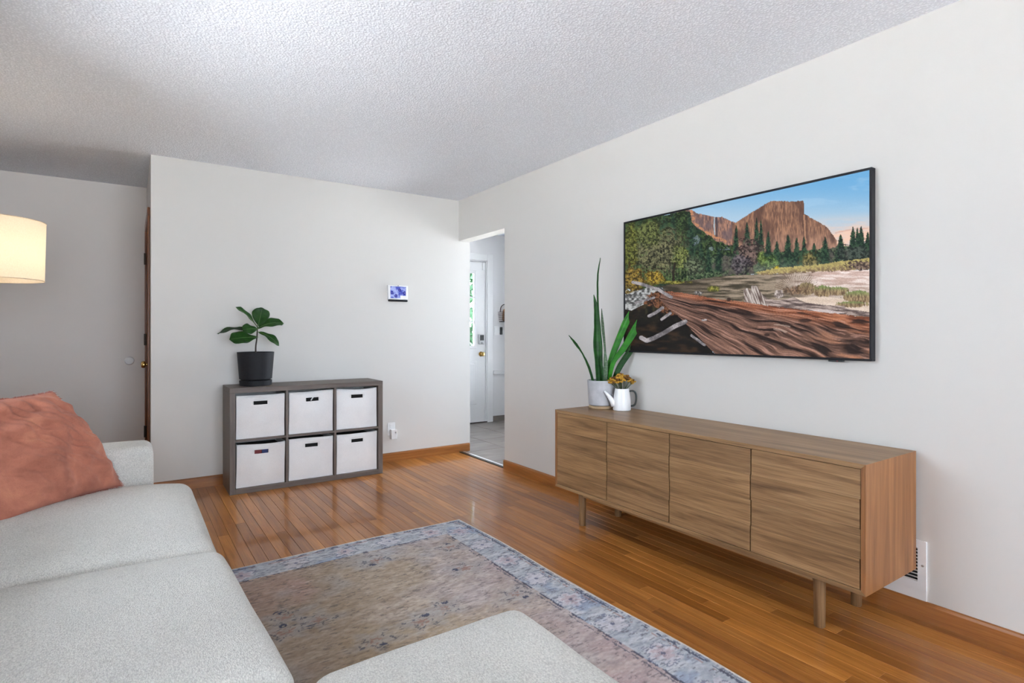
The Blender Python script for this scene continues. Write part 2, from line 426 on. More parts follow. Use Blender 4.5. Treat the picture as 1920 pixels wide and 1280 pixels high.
wall('wall_front', 'y', YF-0.12, YF, XW, XE, [(WF['u0'], WF['u1'], WF['z0'], WF['z1'])])
ED = (2.94, 3.84, -0.02, 2.09)
wall('wall_entry_back', 'y', YE, YE+0.12, XE-0.12, XE1+0.12, [ED], mat='entrywall', label='white entry wall with the front door')
wall('wall_entry_left', 'x', XE-0.12, XE, YB+0.12, YE, mat='entrywall')
wall('wall_entry_right', 'x', XE1, XE1+0.12, YE0, YE, [(WE['u0'], WE['u1'], WE['z0'], WE['z1'])], mat='entrywall')
wall('wall_entry_front', 'y', YE0-0.12, YE0, XE, XE1+0.12, mat='entrywall')
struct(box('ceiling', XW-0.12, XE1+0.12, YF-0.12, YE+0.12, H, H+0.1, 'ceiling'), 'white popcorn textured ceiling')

# floor: oak strips running along the room
fl = struct(box('floor', XW-0.12, XE-0.0005, YF-0.12, YH+0.12, -0.10, -0.012, 'slab'), 'glossy oak strip floor')
BW = 0.0572
def board_mesh():
    bm = bmesh.new(); g = 0.0004; b = 0.0010
    x0, x1 = g, BW-g
    pr = [(x0, -0.012), (x0, -b), (x0+b, 0), (x1-b, 0), (x1, -b), (x1, -0.012)]
    A = [bm.verts.new((x, 0.0, z)) for x, z in pr]; B = [bm.verts.new((x, 1.0, z)) for x, z in pr]
    for i in range(5): bm.faces.new((A[i], A[i+1], B[i+1], B[i]))
    bm.faces.new(A[::-1]); bm.faces.new(B)
    bmesh.ops.recalc_face_normals(bm, faces=bm.faces)
    me = bpy.data.meshes.new('floorboard'); bm.to_mesh(me); bm.free(); me.materials.append(MT['floor']); return me
bme = board_mesh()
boards = []
rb = random.Random(3)
nrow = int((XR-XW)/BW)+1
for i in range(nrow):
    x = XR-(i+1)*BW
    y = YF-rb.uniform(0, 0.9); yend = YB if x > XL else YH
    if i == 0 or False: yend = YB
    while y < yend:
        L = rb.uniform(0.45, 1.5); y1 = min(y+L, yend)
        if yend-y1 < 0.2: y1 = yend
        ya = max(y, YF)
        if y1-ya > 0.05: boards.append((x, ya, y1))
        y = y1
def vis_score(b):
    x, ya, y1 = b; s = 0.0
    for k in range(9):
        yy = ya+(y1-ya)*(k+0.5)/9; xx = x+BW/2
        if xx < 1.66 and yy < 3.02: continue
        if xx < 0.24 and yy < 3.35: continue
        if 0.6 < xx < 1.73 and yy > 4.43: continue
        d = math.sin(YAW)*xx+math.cos(YAW)*yy
        if d < 0.3: continue
        u = 960+FPX*(math.cos(YAW)*xx-math.sin(YAW)*yy)/d; v = 624+FPX*1.157/d
        if 0 <= u <= 1920 and v <= 1280: s += (y1-ya)/9/(d*d)
    return s
boards.sort(key=vis_score, reverse=True)
for (x, ya, y1) in boards[:300]:
    o = bpy.data.objects.new('floorboard', bme); C.objects.link(o)
    o.location = (x, ya+0.0003, 0); o.scale = (1, y1-ya-0.0006, 1); o.parent = fl
bv = np.array([v.co[:] for v in bme.vertices]); bf = [list(p.vertices) for p in bme.polygons]
V = []; F = []
for (x, ya, y1) in boards[300:]:
    n0 = len(V); q = bv.copy(); q[:, 1] = ya+0.0003+q[:, 1]*(y1-ya-0.0006); q[:, 0] += x; V += q.tolist(); F += [[a+n0 for a in f] for f in bf]
rest = pyd('floorboards', V, F, 'floor', fl); rest['kind'] = 'stuff'

# entry floor: slate tiles
fe = struct(box('floor_entry', XE, XE1+0.12, YE0-0.12, YE+0.12, -0.10, -0.012, 'slab'), 'grey slate tile entry floor')
TS = 0.46; bm = bmesh.new(); add_box(bm, 0.002, TS-0.002, 0.002, TS-0.002, -0.012, 0.0, 0.0015)
tme = bpy.data.meshes.new('floor_tile'); bm.to_mesh(tme); bm.free(); tme.materials.append(MT['tile'])
for i in range(5):
    for j in range(-1, 6):
        x, y = XE-0.06+i*TS*0.93, 4.74-0.46*3+j*TS+0.46
        if y < YE0-0.3: continue
        o = bpy.data.objects.new('floor_tile', tme); C.objects.link(o); o.location = (x, y, 0); o.scale = (0.93, 1, 1); o.parent = fe
tr = struct(box('trim_threshold', XR-0.002, XR+0.03, 3.99, YB, -0.01, 0.006, 'bronze', bev=0.002), 'dark metal strip under the doorway')
box('metal_edge', XR+0.03, XR+0.062, 3.99, YB, -0.01, 0.004, 'steel', tr, bev=0.0015)

# baseboards
def baseboard(name, axis, c, side, u0, u1, mat, h=0.078, t=0.014):
    pr = [(0, 0), (t, 0), (t, h-0.012), (t-0.004, h-0.003), (t-0.009, h), (0, h)]
    V = []; 
    for u in (u0, u1):
        for d, z in pr: V.append((c+side*d, u, z) if axis == 'x' else (u, c+side*d, z))
    n = len(pr); F = [[i, (i+1) % n, n+(i+1) % n, n+i] for i in range(n)]+[list(range(n))[::-1], list(range(n, 2*n))]
    bm = bmesh.new(); vs = [bm.verts.new(v) for v in V]; [bm.faces.new([vs[i] for i in f]) for f in F]
    return struct(from_bm(name, bm, mat))
baseboard('baseboard_right', 'x', XR, -1, YF, 3.99, 'oaktrim')['label'] = 'oak baseboard along the television wall'
baseboard('baseboard_back', 'y', YB, -1, XL, XR+0.118, 'oaktrimx')['label'] = 'oak baseboard along the cube shelf wall'
baseboard('baseboard_hall', 'y', YH, -1, XW, XL-0.03, 'oaktrimx')
baseboard('baseboard_left', 'x', XW, 1, YF, YH, 'oaktrim')
baseboard('baseboard_front', 'y', YF, 1, XW+0.02, XR-0.02, 'oaktrimx')
bb = struct(box('baseboard_entry', 3.93, XE1, YE-0.012, YE, 0.0, 0.072, 'tile'), 'dark tile baseboard in the entry')
cr = struct(box('trim_chair_rail', 3.93, XE1, YE-0.022, YE, 0.612, 0.655, 'whitepaint', bev=0.006, seg=2), 'white chair rail in the entry')
box('rail_lip', 3.93, XE1, YE-0.03, YE-0.0, 0.655, 0.665, 'whitepaint', cr, bev=0.003)

# windows
def window(name, axis, c, u0, u1, z0, z1, cols, side):
    bm = bmesh.new()
    def bx(bm_, a0, a1, d0, d1, z0_, z1_):
        d0, d1 = sorted((c+side*d0, c+side*d1))
        if axis == 'x': add_box(bm_, d0, d1, a0, a1, z0_, z1_, 0.003)
        else: add_box(bm_, a0, a1, d0, d1, z0_, z1_, 0.003)
    t = 0.05
    bx(bm, u0, u1, 0.03, 0.09, z0, z0+t); bx(bm, u0, u1, 0.03, 0.09, z1-t, z1)
    for k in range(cols+1):
        a = u0+(u1-u0-t)*k/cols; bx(bm, a, a+t, 0.03, 0.09, z0+t, z1-t)
    o = struct(from_bm(name, bm, 'whitepaint'))
    for k in range(cols):
        a = u0+(u1-u0-t)*k/cols+t; b = u0+(u1-u0-t)*(k+1)/cols
        bm = bmesh.new(); bx2 = (a, b, 0.058, 0.062, z0+t, z1-t)
        d0, d1 = sorted((c+side*0.058, c+side*0.062))
        add_box(bm, *((d0, d1, a, b) if axis == 'x' else (a, b, d0, d1)), z0+t, z1-t)
        from_bm('pane', bm, 'glass', o)
    return o
window('window_1', 'x', XW, WL['u0'], WL['u1'], WL['z0'], WL['z1'], 3, -1)
window('window_fill', 'y', YF, WF['u0'], WF['u1'], WF['z0'], WF['z1'], 3, -1)
window('window_3', 'x', XE1, WE['u0'], WE['u1'], WE['z0'], WE['z1'], 2, 1)
struct(box('ground', -14, 18, -14, 20, -0.5, -0.3, 'ground'), 'ground outside the house')

# wooden hall door
d1 = struct(box('door_1', XL+0.012, XL+0.05, HD[0]+0.012, HD[1]-0.012, 0.008, HD[3]-0.012, 'oaktrimz', bev=0.003), 'brown wooden hall door seen almost edge-on')
bm = bmesh.new()
cw = 0.06
add_box(bm, XL-0.016, XL-0.0005, HD[0]-cw, HD[0], 0, HD[3], 0.004); add_box(bm, XL-0.016, XL-0.0005, HD[1], HD[1]+cw, 0, HD[3], 0.004)
add_box(bm, XL-0.016, XL-0.0005, HD[0]-cw, HD[1]+cw, HD[3], HD[3]+cw, 0.004)
from_bm('door_casing', bm, 'oaktrimz', d1)
bm = bmesh.new()
add_box(bm, XL, XL+0.12, HD[0], HD[0]+0.01, 0, HD[3]); add_box(bm, XL, XL+0.12, HD[1]-0.01, HD[1], 0, HD[3]); add_box(bm, XL, XL+0.12, HD[0], HD[1], HD[3]-0.01, HD[3])
from_bm('door_jamb', bm, 'oaktrimz', d1)
for z in (0.30, 1.10, 1.80):
    lathe('hinge', [(0.009, -0.05), (0.009, 0.05)], 'bronze', d1, 10, loc=(XL-0.014, HD[1]-0.005, z))
lathe('door_knob', [(0.028, 0), (0.028, 0.006), (0.011, 0.010), (0.011, 0.032), (0.024, 0.040), (0.027, 0.052), (0.022, 0.064), (0.008, 0.068)], 'brass', d1, 20, loc=(XL+0.012, HD[0]+0.075, 0.915), rot=(0, R(-90), 0))
bp = lathe('wall_bumper', [(0.036, 0), (0.036, 0.006), (0.030, 0.014), (0.012, 0.018), (0.001, 0.0185)], 'white', None, 24, loc=(0.004, YH-0.0005, 0.915), rot=(R(90), 0, 0))
tag(bp, 'round white door bumper on the dim hall wall', 'door bumper')

# entry door with glazed upper half
dx0, dx1, dy = ED[0]+0.017, ED[1]-0.017, YE+0.012
d2 = thing('door_2', 'white front door with glazed upper half in the entry', 'door'); del d2['category']; d2['kind'] = 'structure'
lx0, lx1, lz0, lz1 = dx0+0.13, dx1-0.16, 0.98, 1.93
dtop = ED[3]-0.018
def entry_slab():
    bm = bmesh.new(); y0, y1 = dy, dy+0.042
    add_box(bm, dx0, lx0, y0, y1, 0.012, dtop); add_box(bm, lx1, dx1, y0, y1, 0.012, dtop)
    add_box(bm, lx0, lx1, y0, y1, 0.012, lz0); add_box(bm, lx0, lx1, y0, y1, lz1, dtop)
    return from_bm('door_slab', bm, 'whitepaint', d2)
entry_slab()
bm = bmesh.new()
for a in ((lx0-0.025, lx0+0.012, lz0-0.025, lz1+0.025), (lx1-0.012, lx1+0.025, lz0-0.025, lz1+0.025)): add_box(bm, a[0], a[1], dy-0.012, dy+0.01, a[2], a[3], 0.004)
for a in ((lx0, lx1, lz0-0.025, lz0+0.012), (lx0, lx1, lz1-0.012, lz1+0.025)): add_box(bm, a[0], a[1], dy-0.012, dy+0.01, a[2], a[3], 0.004)
from_bm('glazing_frame', bm, 'whitepaint', d2)
for k in (1, 2):
    x = lx0+(lx1-lx0)*k/3; box('muntin', x-0.009, x+0.009, dy-0.006, dy+0.012, lz0, lz1, 'whitepaint', d2, bev=0.003)
    z = lz0+(lz1-lz0)*k/3; box('muntin', lx0, lx1, dy-0.006, dy+0.012, z-0.009, z+0.009, 'whitepaint', d2, bev=0.003)
for i in range(3):
    for j in range(3):
        box('pane', lx0+(lx1-lx0)*i/3, lx0+(lx1-lx0)*(i+1)/3, dy+0.014, dy+0.018, lz0+(lz1-lz0)*j/3, lz0+(lz1-lz0)*(j+1)/3, 'glass', d2)
for (a, b) in ((dx0+0.12, (dx0+dx1)/2-0.05), ((dx0+dx1)/2+0.05, dx1-0.13)):
    bm = bmesh.new(); add_box(bm, a, b, dy-0.008, dy+0.002, 0.24, 0.80, 0.006); o = from_bm('raised_panel', bm, 'whitepaint', d2)
    bm = bmesh.new(); add_box(bm, a+0.035, b-0.035, dy-0.016, dy-0.004, 0.275, 0.765, 0.006); from_bm('panel_field', bm, 'whitepaint', o)
bm = bmesh.new()
add_box(bm, ED[1], ED[1]+0.085, YE-0.018, YE, 0, ED[3]+0.085, 0.005, 2); add_box(bm, ED[0]-0.085, ED[0], YE-0.018, YE, 0, ED[3]+0.085, 0.005, 2); add_box(bm, ED[0], ED[1], YE-0.018, YE, ED[3], ED[3]+0.085, 0.005, 2)
from_bm('door_casing', bm, 'whitepaint', d2)
bm = bmesh.new()
add_box(bm, ED[1]-0.014, ED[1], YE, YE+0.12, 0, ED[3]); add_box(bm, ED[0], ED[0]+0.014, YE, YE+0.12, 0, ED[3]); add_box(bm, ED[0], ED[1], YE, YE+0.12, ED[3]-0.014, ED[3])
add_box(bm, ED[1]-0.028, ED[1], dy+0.0445, YE+0.12, 0, ED[3]); add_box(bm, ED[0], ED[0]+0.028, dy+0.0445, YE+0.12, 0, ED[3]); add_box(bm, ED[0], ED[1], dy+0.0445, YE+0.12, ED[3]-0.028, ED[3])
from_bm('door_jamb', bm, 'whitepaint', d2)
box('door_sill', ED[0], ED[1], YE-0.01, YE+0.12, -0.01, 0.012, 'bronze', d2)
lk = box('keypad_lock', dx1-0.105, dx1-0.032, dy-0.03, dy, 1.01, 1.14, 'chrome', d2, bev=0.008, seg=2)
box('keypad', dx1-0.097, dx1-0.040, dy-0.033, dy-0.028, 1.06, 1.13, 'black', lk, bev=0.003)
lathe('thumb_turn', [(0.018, 0), (0.018, 0.008), (0.008, 0.012), (0.008, 0.02)], 'chrome', lk, 16, loc=(dx1-0.068, dy-0.03, 1.037), rot=(R(90), 0, 0))
lathe('door_knob', [(0.032, 0), (0.032, 0.006), (0.012, 0.010), (0.012, 0.03), (0.026, 0.038), (0.029, 0.05), (0.022, 0.062), (0.006, 0.066)], 'brass', d2, 20, loc=(dx1-0.068, dy, 0.885), rot=(R(90), 0, 0))
box('alarm_sensor', dx1-0.045, dx1-0.015, dy-0.012, dy, 1.97, 2.06, 'white', d2, bev=0.003)

# greenery outside the front door
def shrub(name, c, rad, n, seed, label):
    rg = random.Random(seed); V = []; F = []
    for k in range(n):
        d = Vector((rg.gauss(0, 1), rg.gauss(0, 1), rg.gauss(0, 1))).normalized()*rg.uniform(0.6, 1.0)
        p = Vector((c[0]+d.x*rad[0], c[1]+d.y*rad[1], c[2]+d.z*rad[2]))
        a = Vector((rg.gauss(0, 1), rg.gauss(0, 1), rg.gauss(0, 1))).normalized(); b = a.cross(Vector((rg.gauss(0, 1), rg.gauss(0, 1), 1))).normalized()
        s = rg.uniform(0.05, 0.11); i = len(V); V += [p-a*s, p+b*s*0.4, p+a*s, p-b*s*0.4]; F.append([i, i+1, i+2, i+3])
    t = thing(name, label, 'shrub', (c[0], c[1], -0.3))
    o = pyd('foliage', [v-Vector((c[0], c[1], -0.3)) for v in V], F, 'foliage', t); o['kind'] = 'stuff'
    tube('trunk', [(0, 0, 0), (0.02, 0, 0.5), (0, 0.02, c[2]+0.3)], [0.06, 0.05, 0.03], 'bark', t)
shrub('garden_shrub', (4.80, 8.0, 1.25), (1.0, 0.6, 1.35), 4600, 5, 'green leafy shrub outside behind the front door glass')

# ------------------------------------------------------------------ painting helpers (flat print on screen and rug)
def vnoise(x, y, seed=0):
    rs = np.random.RandomState(seed); T = rs.rand(256, 256)
    xi = np.floor(x).astype(int); yi = np.floor(y).astype(int); fx = x-xi; fy = y-yi
    fx = fx*fx*(3-2*fx); fy = fy*fy*(3-2*fy)
    g = lambda a, b: T[a & 255, b & 255]
    return (g(xi, yi)*(1-fx)+g(xi+1, yi)*fx)*(1-fy)+(g(xi, yi+1)*(1-fx)+g(xi+1, yi+1)*fx)*fy
def fbm(x, y, seed=0, oct=4, gain=0.5):
    s = 0; a = 1; t = 0
    for k in range(oct):
        s = s+a*vnoise(x*2**k+17*k, y*2**k+31*k, seed+k); t += a; a *= gain
    return s/t
def sstep(a, b, x):
    t = np.clip((x-a)/(b-a), 0, 1); return t*t*(3-2*t)
def lin(c): 
    c = np.asarray(c, float)/255.0; return np.where(c <= 0.04045, c/12.92, ((c+0.055)/1.055)**2.4)
def pol(X, Y, P):
    ins = np.zeros(X.shape, bool); n = len(P)
    for i in range(n):
        x0, y0 = P[i]; x1, y1 = P[(i+1) % n]
        if y0 == y1: continue
        c = ((y0 > Y) != (y1 > Y)) & (X < (x1-x0)*(Y-y0)/(y1-y0)+x0); ins ^= c
    return ins
def lay(img, mask, col):
    m = np.asarray(mask, float)[..., None]; return img*(1-m)+np.asarray(col, float)*m
def mixc(a, b, t): return np.asarray(a, float)+(np.asarray(b, float)-np.asarray(a, float))*np.clip(t, 0, 1)[..., None]
def capsule(X, Y, pts, w):
    m = np.zeros(X.shape)
    for (x0, y0), (x1, y1) in zip(pts, pts[1:]):
        dx, dy = x1-x0, y1-y0; t = np.clip(((X-x0)*dx+(Y-y0)*dy)/(dx*dx+dy*dy), 0, 1)
        m = np.maximum(m, np.hypot(X-x0-t*dx, Y-y0-t*dy) < w)
    return m
def color_grid(name, P, nu, nv, img, mat, parent=None, **kw):
    # P: (nv+1, nu+1, 3) points, img: (nv+1, nu+1, 3) sRGB 0..255
    idx = np.arange((nu+1)*(nv+1)).reshape(nv+1, nu+1)
    q = np.stack([idx[:-1, :-1], idx[:-1, 1:], idx[1:, 1:], idx[1:, :-1]], -1).reshape(-1, 4)
    me = bpy.data.meshes.new(name)
    me.vertices.add(P.shape[0]*P.shape[1]); me.vertices.foreach_set('co', P.reshape(-1).astype(np.float32))
    me.loops.add(q.size); me.loops.foreach_set('vertex_index', q.reshape(-1).astype(np.int32))
    me.polygons.add(len(q)); me.polygons.foreach_set('loop_start', (np.arange(len(q))*4).astype(np.int32)); me.polygons.foreach_set('loop_total', np.full(len(q), 4, np.int32))
    me.update(calc_edges=True)
    at = me.color_attributes.new('Col', 'FLOAT_COLOR', 'POINT')
    c = np.ones((P.shape[0]*P.shape[1], 4), np.float32); c[:, :3] = lin(np.clip(img, 0, 255)).reshape(-1, 3)
    at.data.foreach_set('color', c.reshape(-1))
    return link(name, me, mat, parent, **kw)

# ------------------------------------------------------------------ television with a landscape picture
def tv_picture(U, Vv):
    # sketch space in which the picture was drawn: a keystoned 1417 x 1100 quad
    src = [(0, 0), (1, 0), (1, 1), (0, 1)]; dst = [(75, 405), (1492, 95), (1490, 1198), (75, 1155)]
    A = []; b = []
    for (u, v), (x, y) in zip(src, dst):
        A += [[u, v, 1, 0, 0, 0, -u*x, -v*x], [0, 0, 0, u, v, 1, -u*y, -v*y]]; b += [x, y]
    h = np.linalg.solve(np.array(A, float), np.array(b, float))
    w_ = h[6]*U+h[7]*Vv+1; X = (h[0]*U+h[1]*Vv+h[2])/w_; Y = (h[3]*U+h[4]*Vv+h[5])/w_
    rs = np.random.RandomState(77); wn = rs.rand(*X.shape); wn2 = rs.rand(*X.shape)
    n1 = fbm(X/22, Y/22, 1)+(wn2-0.5)*0.12; n2 = 0.5+(fbm(X/10, Y/10, 9, 3, 0.75)-0.5)*1.75+(wn-0.5)*0.22; n3 = fbm(X/60, Y/60, 21); nv = fbm(X/6, Y/45, 33, 4)
    # sky
    t = sstep(120, 500, Y); img = mixc((112, 176, 224), (196, 214, 228), t)
    img = mixc(img, (246, 206, 184), sstep(330, 480, Y-0.05*(1400-X))*sstep(900, 1300, X))
    img = mixc(img, (168, 206, 236), 0.5*sstep(0.55, 0.75, fbm(X/160, Y/40, 5)))
    st = capsule(X+8*n1, Y, [(1300, 462), (1400, 440), (1480, 436)], 4); img = lay(img, 0.5*st, (214, 160, 140))
    # cliffs
    Xc = X; Yc = Y+(n2-0.5)*7
    far = [(380, 300), (455, 322), (500, 345), (530, 352), (560, 355), (600, 370), (640, 366), (690, 390), (722, 399), (760, 420), (760, 660), (300, 660)]
    main = [(700, 408), (722, 397), (765, 372), (800, 348), (850, 318), (900, 286), (935, 273), (1000, 275), (1050, 277), (1108, 272), (1114, 290), (1115, 350), (1150, 372), (1200, 400), (1245, 425), (1270, 460), (1302, 508), (1320, 640), (700, 660)]
    cf = mixc((104, 82, 80), (182, 136, 114), sstep(0.3, 0.72, fbm(X/4, Y/22, 36, 4))); cf = mixc(cf, (110, 92, 96), sstep(0.55, 0.75, n3)*0.7)
    img = np.where(pol(Xc, Yc, far)[..., None], cf, img)
    nq = fbm(X/3.5, Y/22, 35, 4)*0.55+nv*0.45; cm = mixc((108, 78, 66), (182, 136, 108), sstep(0.28, 0.74, nq)); cm = mixc(cm, (198, 156, 136), sstep(420, 560, Y)*0.5)
    cm = mixc(cm, (92, 66, 58), sstep(0.5, 0.72, fbm(X/40, Y/120, 44))*0.75); cm = mixc(cm, (214, 164, 128), capsule(X+6*n1, Y, [(1118, 360), (1122, 430), (1128, 520)], 5)*0.6)
    img = np.where(pol(Xc, Yc, main)[..., None], cm, img)
    img = lay(img, 0.8*capsule(X+3*n1, Y, [(597, 372), (597, 420), (599, 470)], 3.5), (178, 202, 214)); img = lay(img, 0.6*capsule(X, Y, [(608, 372), (610, 480)], 6), (50, 50, 62))
    rg = capsule(X+(n1-.5)*26, Y+(n2-.5)*12, [(460, 330), (476, 402), (540, 452), (600, 488), (690, 522)], 8)*sstep(0.35, 0.6, n2); img = lay(img, rg*0.8, (212, 146, 100))
    # wooded hillside on the left
    hill = [(70, 380), (300, 350), (440, 325), (456, 335), (462, 400), (520, 446), (600, 502), (700, 536), (760, 560), (760, 760), (70, 800)]
    hc = mixc((16, 26, 18), (74, 98, 54), sstep(0.25, 0.8, n2)); hc = mixc(hc, (24, 44, 40), sstep(0.45, 0.65, n3)*0.6); hc = mixc(hc, (96, 112, 60), sstep(0.62, 0.8, n1)*0.6)
    img = np.where(pol(X, Y+(n1-0.5)*30, hill)[..., None], hc, img)
    for (cx, cy, rx, ry) in ((490, 505, 20, 26), (580, 556, 26, 12), (650, 552, 36, 9)):
        img = lay(img, 0.6*(n1 > 0.47)*(((X-cx)/rx)**2+((Y-cy)/ry)**2+(n2-0.5)*1.6 < 1), (156, 172, 182))
    # conifers
    def conifer(cx, ty, by, hw, c1, c2, sd):
        tt = (Y-ty)/(by-ty); saw = 0.55+0.45*((Y/9.0+sd*0.37) % 1.0); wd = 1.25*hw*np.clip(tt, 0, 1)**0.7*saw*(0.8+0.5*(n2-0.5))+1.2
        return (np.abs(X-cx+4*(n1-0.5)) < wd) & (tt > 0) & (tt < 1.0), mixc(c1, c2, sstep(0.3, 0.75, n2))
    treeline = [(690, 600), (760, 560), (900, 575), (1050, 570), (1200, 560), (1300, 540), (1500, 520), (1500, 660), (1200, 680), (860, 705), (640, 718), (440, 745), (430, 600)]
    tcol = mixc((24, 40, 30), (96, 116, 80), sstep(0.25, 0.8, n2)); tcol = mixc(tcol, (96, 84, 84), sstep(0.5, 0.7, n3)*0.7)
    img = np.where(pol(X, Y+(n1-0.5)*30, treeline)[..., None], tcol, img)
    for k, (cx, ty, by, hw) in enumerate([(300, 350, 620, 40), (355, 340, 640, 44), (455, 350, 660, 46), (520, 520, 690, 30), (560, 540, 690, 28), (620, 545, 690, 30), (722, 412, 660, 30), (785, 395, 640, 38), (840, 370, 640, 30), (866, 388, 650, 30), (908, 452, 650, 30), (958, 508, 655, 32), (1022, 470, 660, 40), (1072, 490, 650, 32), (1114, 483, 650, 30), (1172, 520, 640, 28), (1235, 485, 650, 42), (1325, 470, 640, 40), (1395, 425, 640, 40), (1420, 432, 640, 30), (1442, 422, 640, 40), (1478, 455, 640, 40)]):
        m, c = conifer(cx, ty, by, hw, (18, 36, 30), (56, 84, 58), k); img = np.where(m[..., None], c, img)
    def blob(img, cx, cy, rx, ry, c1, c2, op=0.9, ns=1.1):
        m = ((X-cx)/rx)**2+((Y-cy)/ry)**2+(n1-0.5)*ns*1.6+(n2-0.5)*1.3; c = mixc(np.array(c1)*0.55, c2, sstep(0.2, 0.85, n2))
        return np.where((m < 1)[..., None], img*(1-op)+c*op, img)
    img = blob(img, 270, 560, 160, 150, (62, 62, 42), (132, 128, 92)); img = blob(img, 210, 470, 90, 80, (62, 74, 34), (126, 134, 76))
    img = blob(img, 400, 610, 52, 70, (74, 92, 40), (148, 156, 84)); img = blob(img, 480, 650, 60, 60, (66, 78, 56), (120, 130, 100))
    img = blob(img, 790, 590, 80, 85, (74, 56, 56), (140, 112, 106)); img = blob(img, 745, 640, 60, 60, (70, 62, 70), (122, 112, 118))
    img = blob(img, 920, 630, 50, 40, (62, 96, 46), (128, 158, 86)); img = blob(img, 870, 615, 24, 40, (96, 128, 52), (150, 172, 88))
    img = blob(img, 1140, 625, 52, 50, (96, 96, 50), (170, 150, 92)); img = blob(img, 1400, 590, 120, 50, (44, 52, 50), (92, 96, 92), 0.7)
    wl = np.abs(np.sin(X/5.5+3*n3)) > 0.93
    img = lay(img, 0.28*(wl & (Y > 520) & (Y < 745) & (X > 120) & (X < 460) & (n1 > 0.42)), (178, 168, 132))
    img = blob(img, 105, 540, 46, 160, (84, 88, 30), (150, 148, 62), 0.75); img = blob(img, 115, 740, 70, 90, (104, 82, 34), (176, 142, 62)); img = blob(img, 240, 728, 58, 44, (136, 108, 36), (206, 170, 62))
    img = lay(img, 0.9*capsule(X+4*n1, Y, [(362, 760), (358, 690), (368, 640)], 7), (42, 34, 28))
    # river
    mist = sstep(600, 700, Y)*sstep(560, 480, np.abs(X-1350)); img = mixc(img, (176, 170, 172), 0.35*mist)
    river = [(285, 775), (440, 742), (640, 715), (860, 705), (1200, 690), (1500, 678), (1500, 960), (1050, 900), (700, 870), (330, 830)]
    wv = fbm(X/90, Y/9, 51, 4); wc = mixc((66, 60, 48), (158, 142, 124), sstep(0.3, 0.7, wv)+sstep(700, 1150, X)*0.35)
    wc = mixc(wc, mixc((206, 178, 168), (244, 228, 222), sstep(0.35, 0.65, wv)), sstep(900, 1250, X+(n3-0.5)*200)*sstep(980, 700, Y)); wc = mixc(wc, (52, 46, 36), sstep(700, 400, X)*0.55)
    img = np.where(pol(X, Y, river)[..., None], wc, img)
    bank = [(830, 695), (950, 668), (1180, 650), (1330, 628), (1500, 608), (1500, 676), (1200, 690), (860, 708)]
    bc = mixc((112, 90, 76), (176, 158, 108), sstep(0.3, 0.7, n2)); bc = mixc(bc, (200, 188, 112), sstep(668, 620, Y+(1500-X)*-0.09)*0.6)
    img = np.where(pol(X, Y+(n2-0.5)*10, bank)[..., None], bc, img)
    img = blob(img, 1440, 650, 80, 26, (96, 76, 78), (150, 126, 118), 0.8); img = blob(img, 370, 752, 90, 10, (120, 120, 44), (176, 166, 74)); img = blob(img, 953, 664, 16, 10, (200, 176, 40), (220, 196, 60))
    img = blob(img, 585, 790, 40, 16, (110, 120, 40), (164, 160, 70)); img = blob(img, 500, 815, 22, 12, (120, 112, 110), (190, 186, 184))
    sand = [(1060, 840), (1250, 836), (1500, 870), (1500, 945), (1200, 905)]; img = np.where(pol(X, Y, sand)[..., None], mixc((206, 184, 164), (236, 218, 204), wv), img)
    for (cx, cy, rx, ry) in ((1130, 790, 60, 36), (1225, 802, 66, 32), (1310, 802, 60, 26), (1425, 838, 86, 40), (1385, 880, 92, 18)):
        gg = mixc((108, 86, 66), (178, 156, 120), sstep(0.3, 0.7, fbm(X/4, Y/16, 61))); gg = mixc(gg, (122, 148, 86), sstep(cy+4, cy-ry, Y)*(0.8 if cx > 1150 else 0.2))
        m = ((X-cx)/rx)**2+((Y-cy)/ry)**2+(fbm(X/5, Y/30, 62)-0.5)*1.2 < 1; img = np.where(m[..., None], gg, img)
    ang = np.arctan2(Y-820, X-1075); rr = np.hypot((X-1075), (Y-820)); tw = (np.abs(np.sin(ang*31+5*n3)) > 0.86) & (rr < 125*(0.7+0.6*n1)) & (Y < 822)
    img = lay(img, 0.6*tw, (104, 78, 66)); img = blob(img, 1060, 800, 60, 24, (110, 82, 62), (170, 134, 104), 0.7)
    # driftwood
    dw = [(860, 815), (905, 848), (960, 856), (1010, 850), (1052, 838), (1110, 868), (1250, 886), (1345, 888), (1352, 902), (1500, 928), (1500, 952), (1350, 940), (1100, 915), (900, 890)]
    dc = mixc((92, 78, 76), (190, 172, 164), sstep(0.3, 0.7, fbm(X/60, (Y-X*0.1)/6, 71))); img = np.where(pol(X, Y, dw)[..., None], dc, img)
    img = lay(img, 0.9*pol(X, Y, [(1140, 910), (1250, 912), (1345, 930), (1300, 936), (1180, 922)]), (214, 200, 198))
    img = np.where(pol(X, Y+(n2-.5)*6, [(950, 800), (985, 795), (1000, 830), (965, 850), (940, 830)])[..., None], mixc((110, 96, 92), (206, 194, 188), n2*1.6-0.3), img)
    stump = [(764, 795), (785, 785), (806, 800), (812, 770), (846, 774), (870, 820), (906, 888), (800, 886), (772, 870)]
    sc_ = mixc((96, 78, 72), (206, 196, 190), sstep(0.3, 0.7, fbm((X-0.35*(Y-770))/6, Y/50, 73))); img = np.where(pol(X, Y, stump)[..., None], sc_, img)
    # dark pool, rocks and roots at lower left
    pool = [(60, 860), (280, 850), (420, 960), (620, 1200), (60, 1200)]; pc_ = mixc((16, 13, 11), (56, 40, 26), sstep(0.4, 0.75, fbm(X/60, Y/22, 81))); pc_ = mixc(pc_, (66, 62, 38), sstep(1020, 900, Y)*sstep(0.4, 0.7, n1)*0.7)
    img = np.where(pol(X+(n1-.5)*30, Y, pool)[..., None], pc_, img)
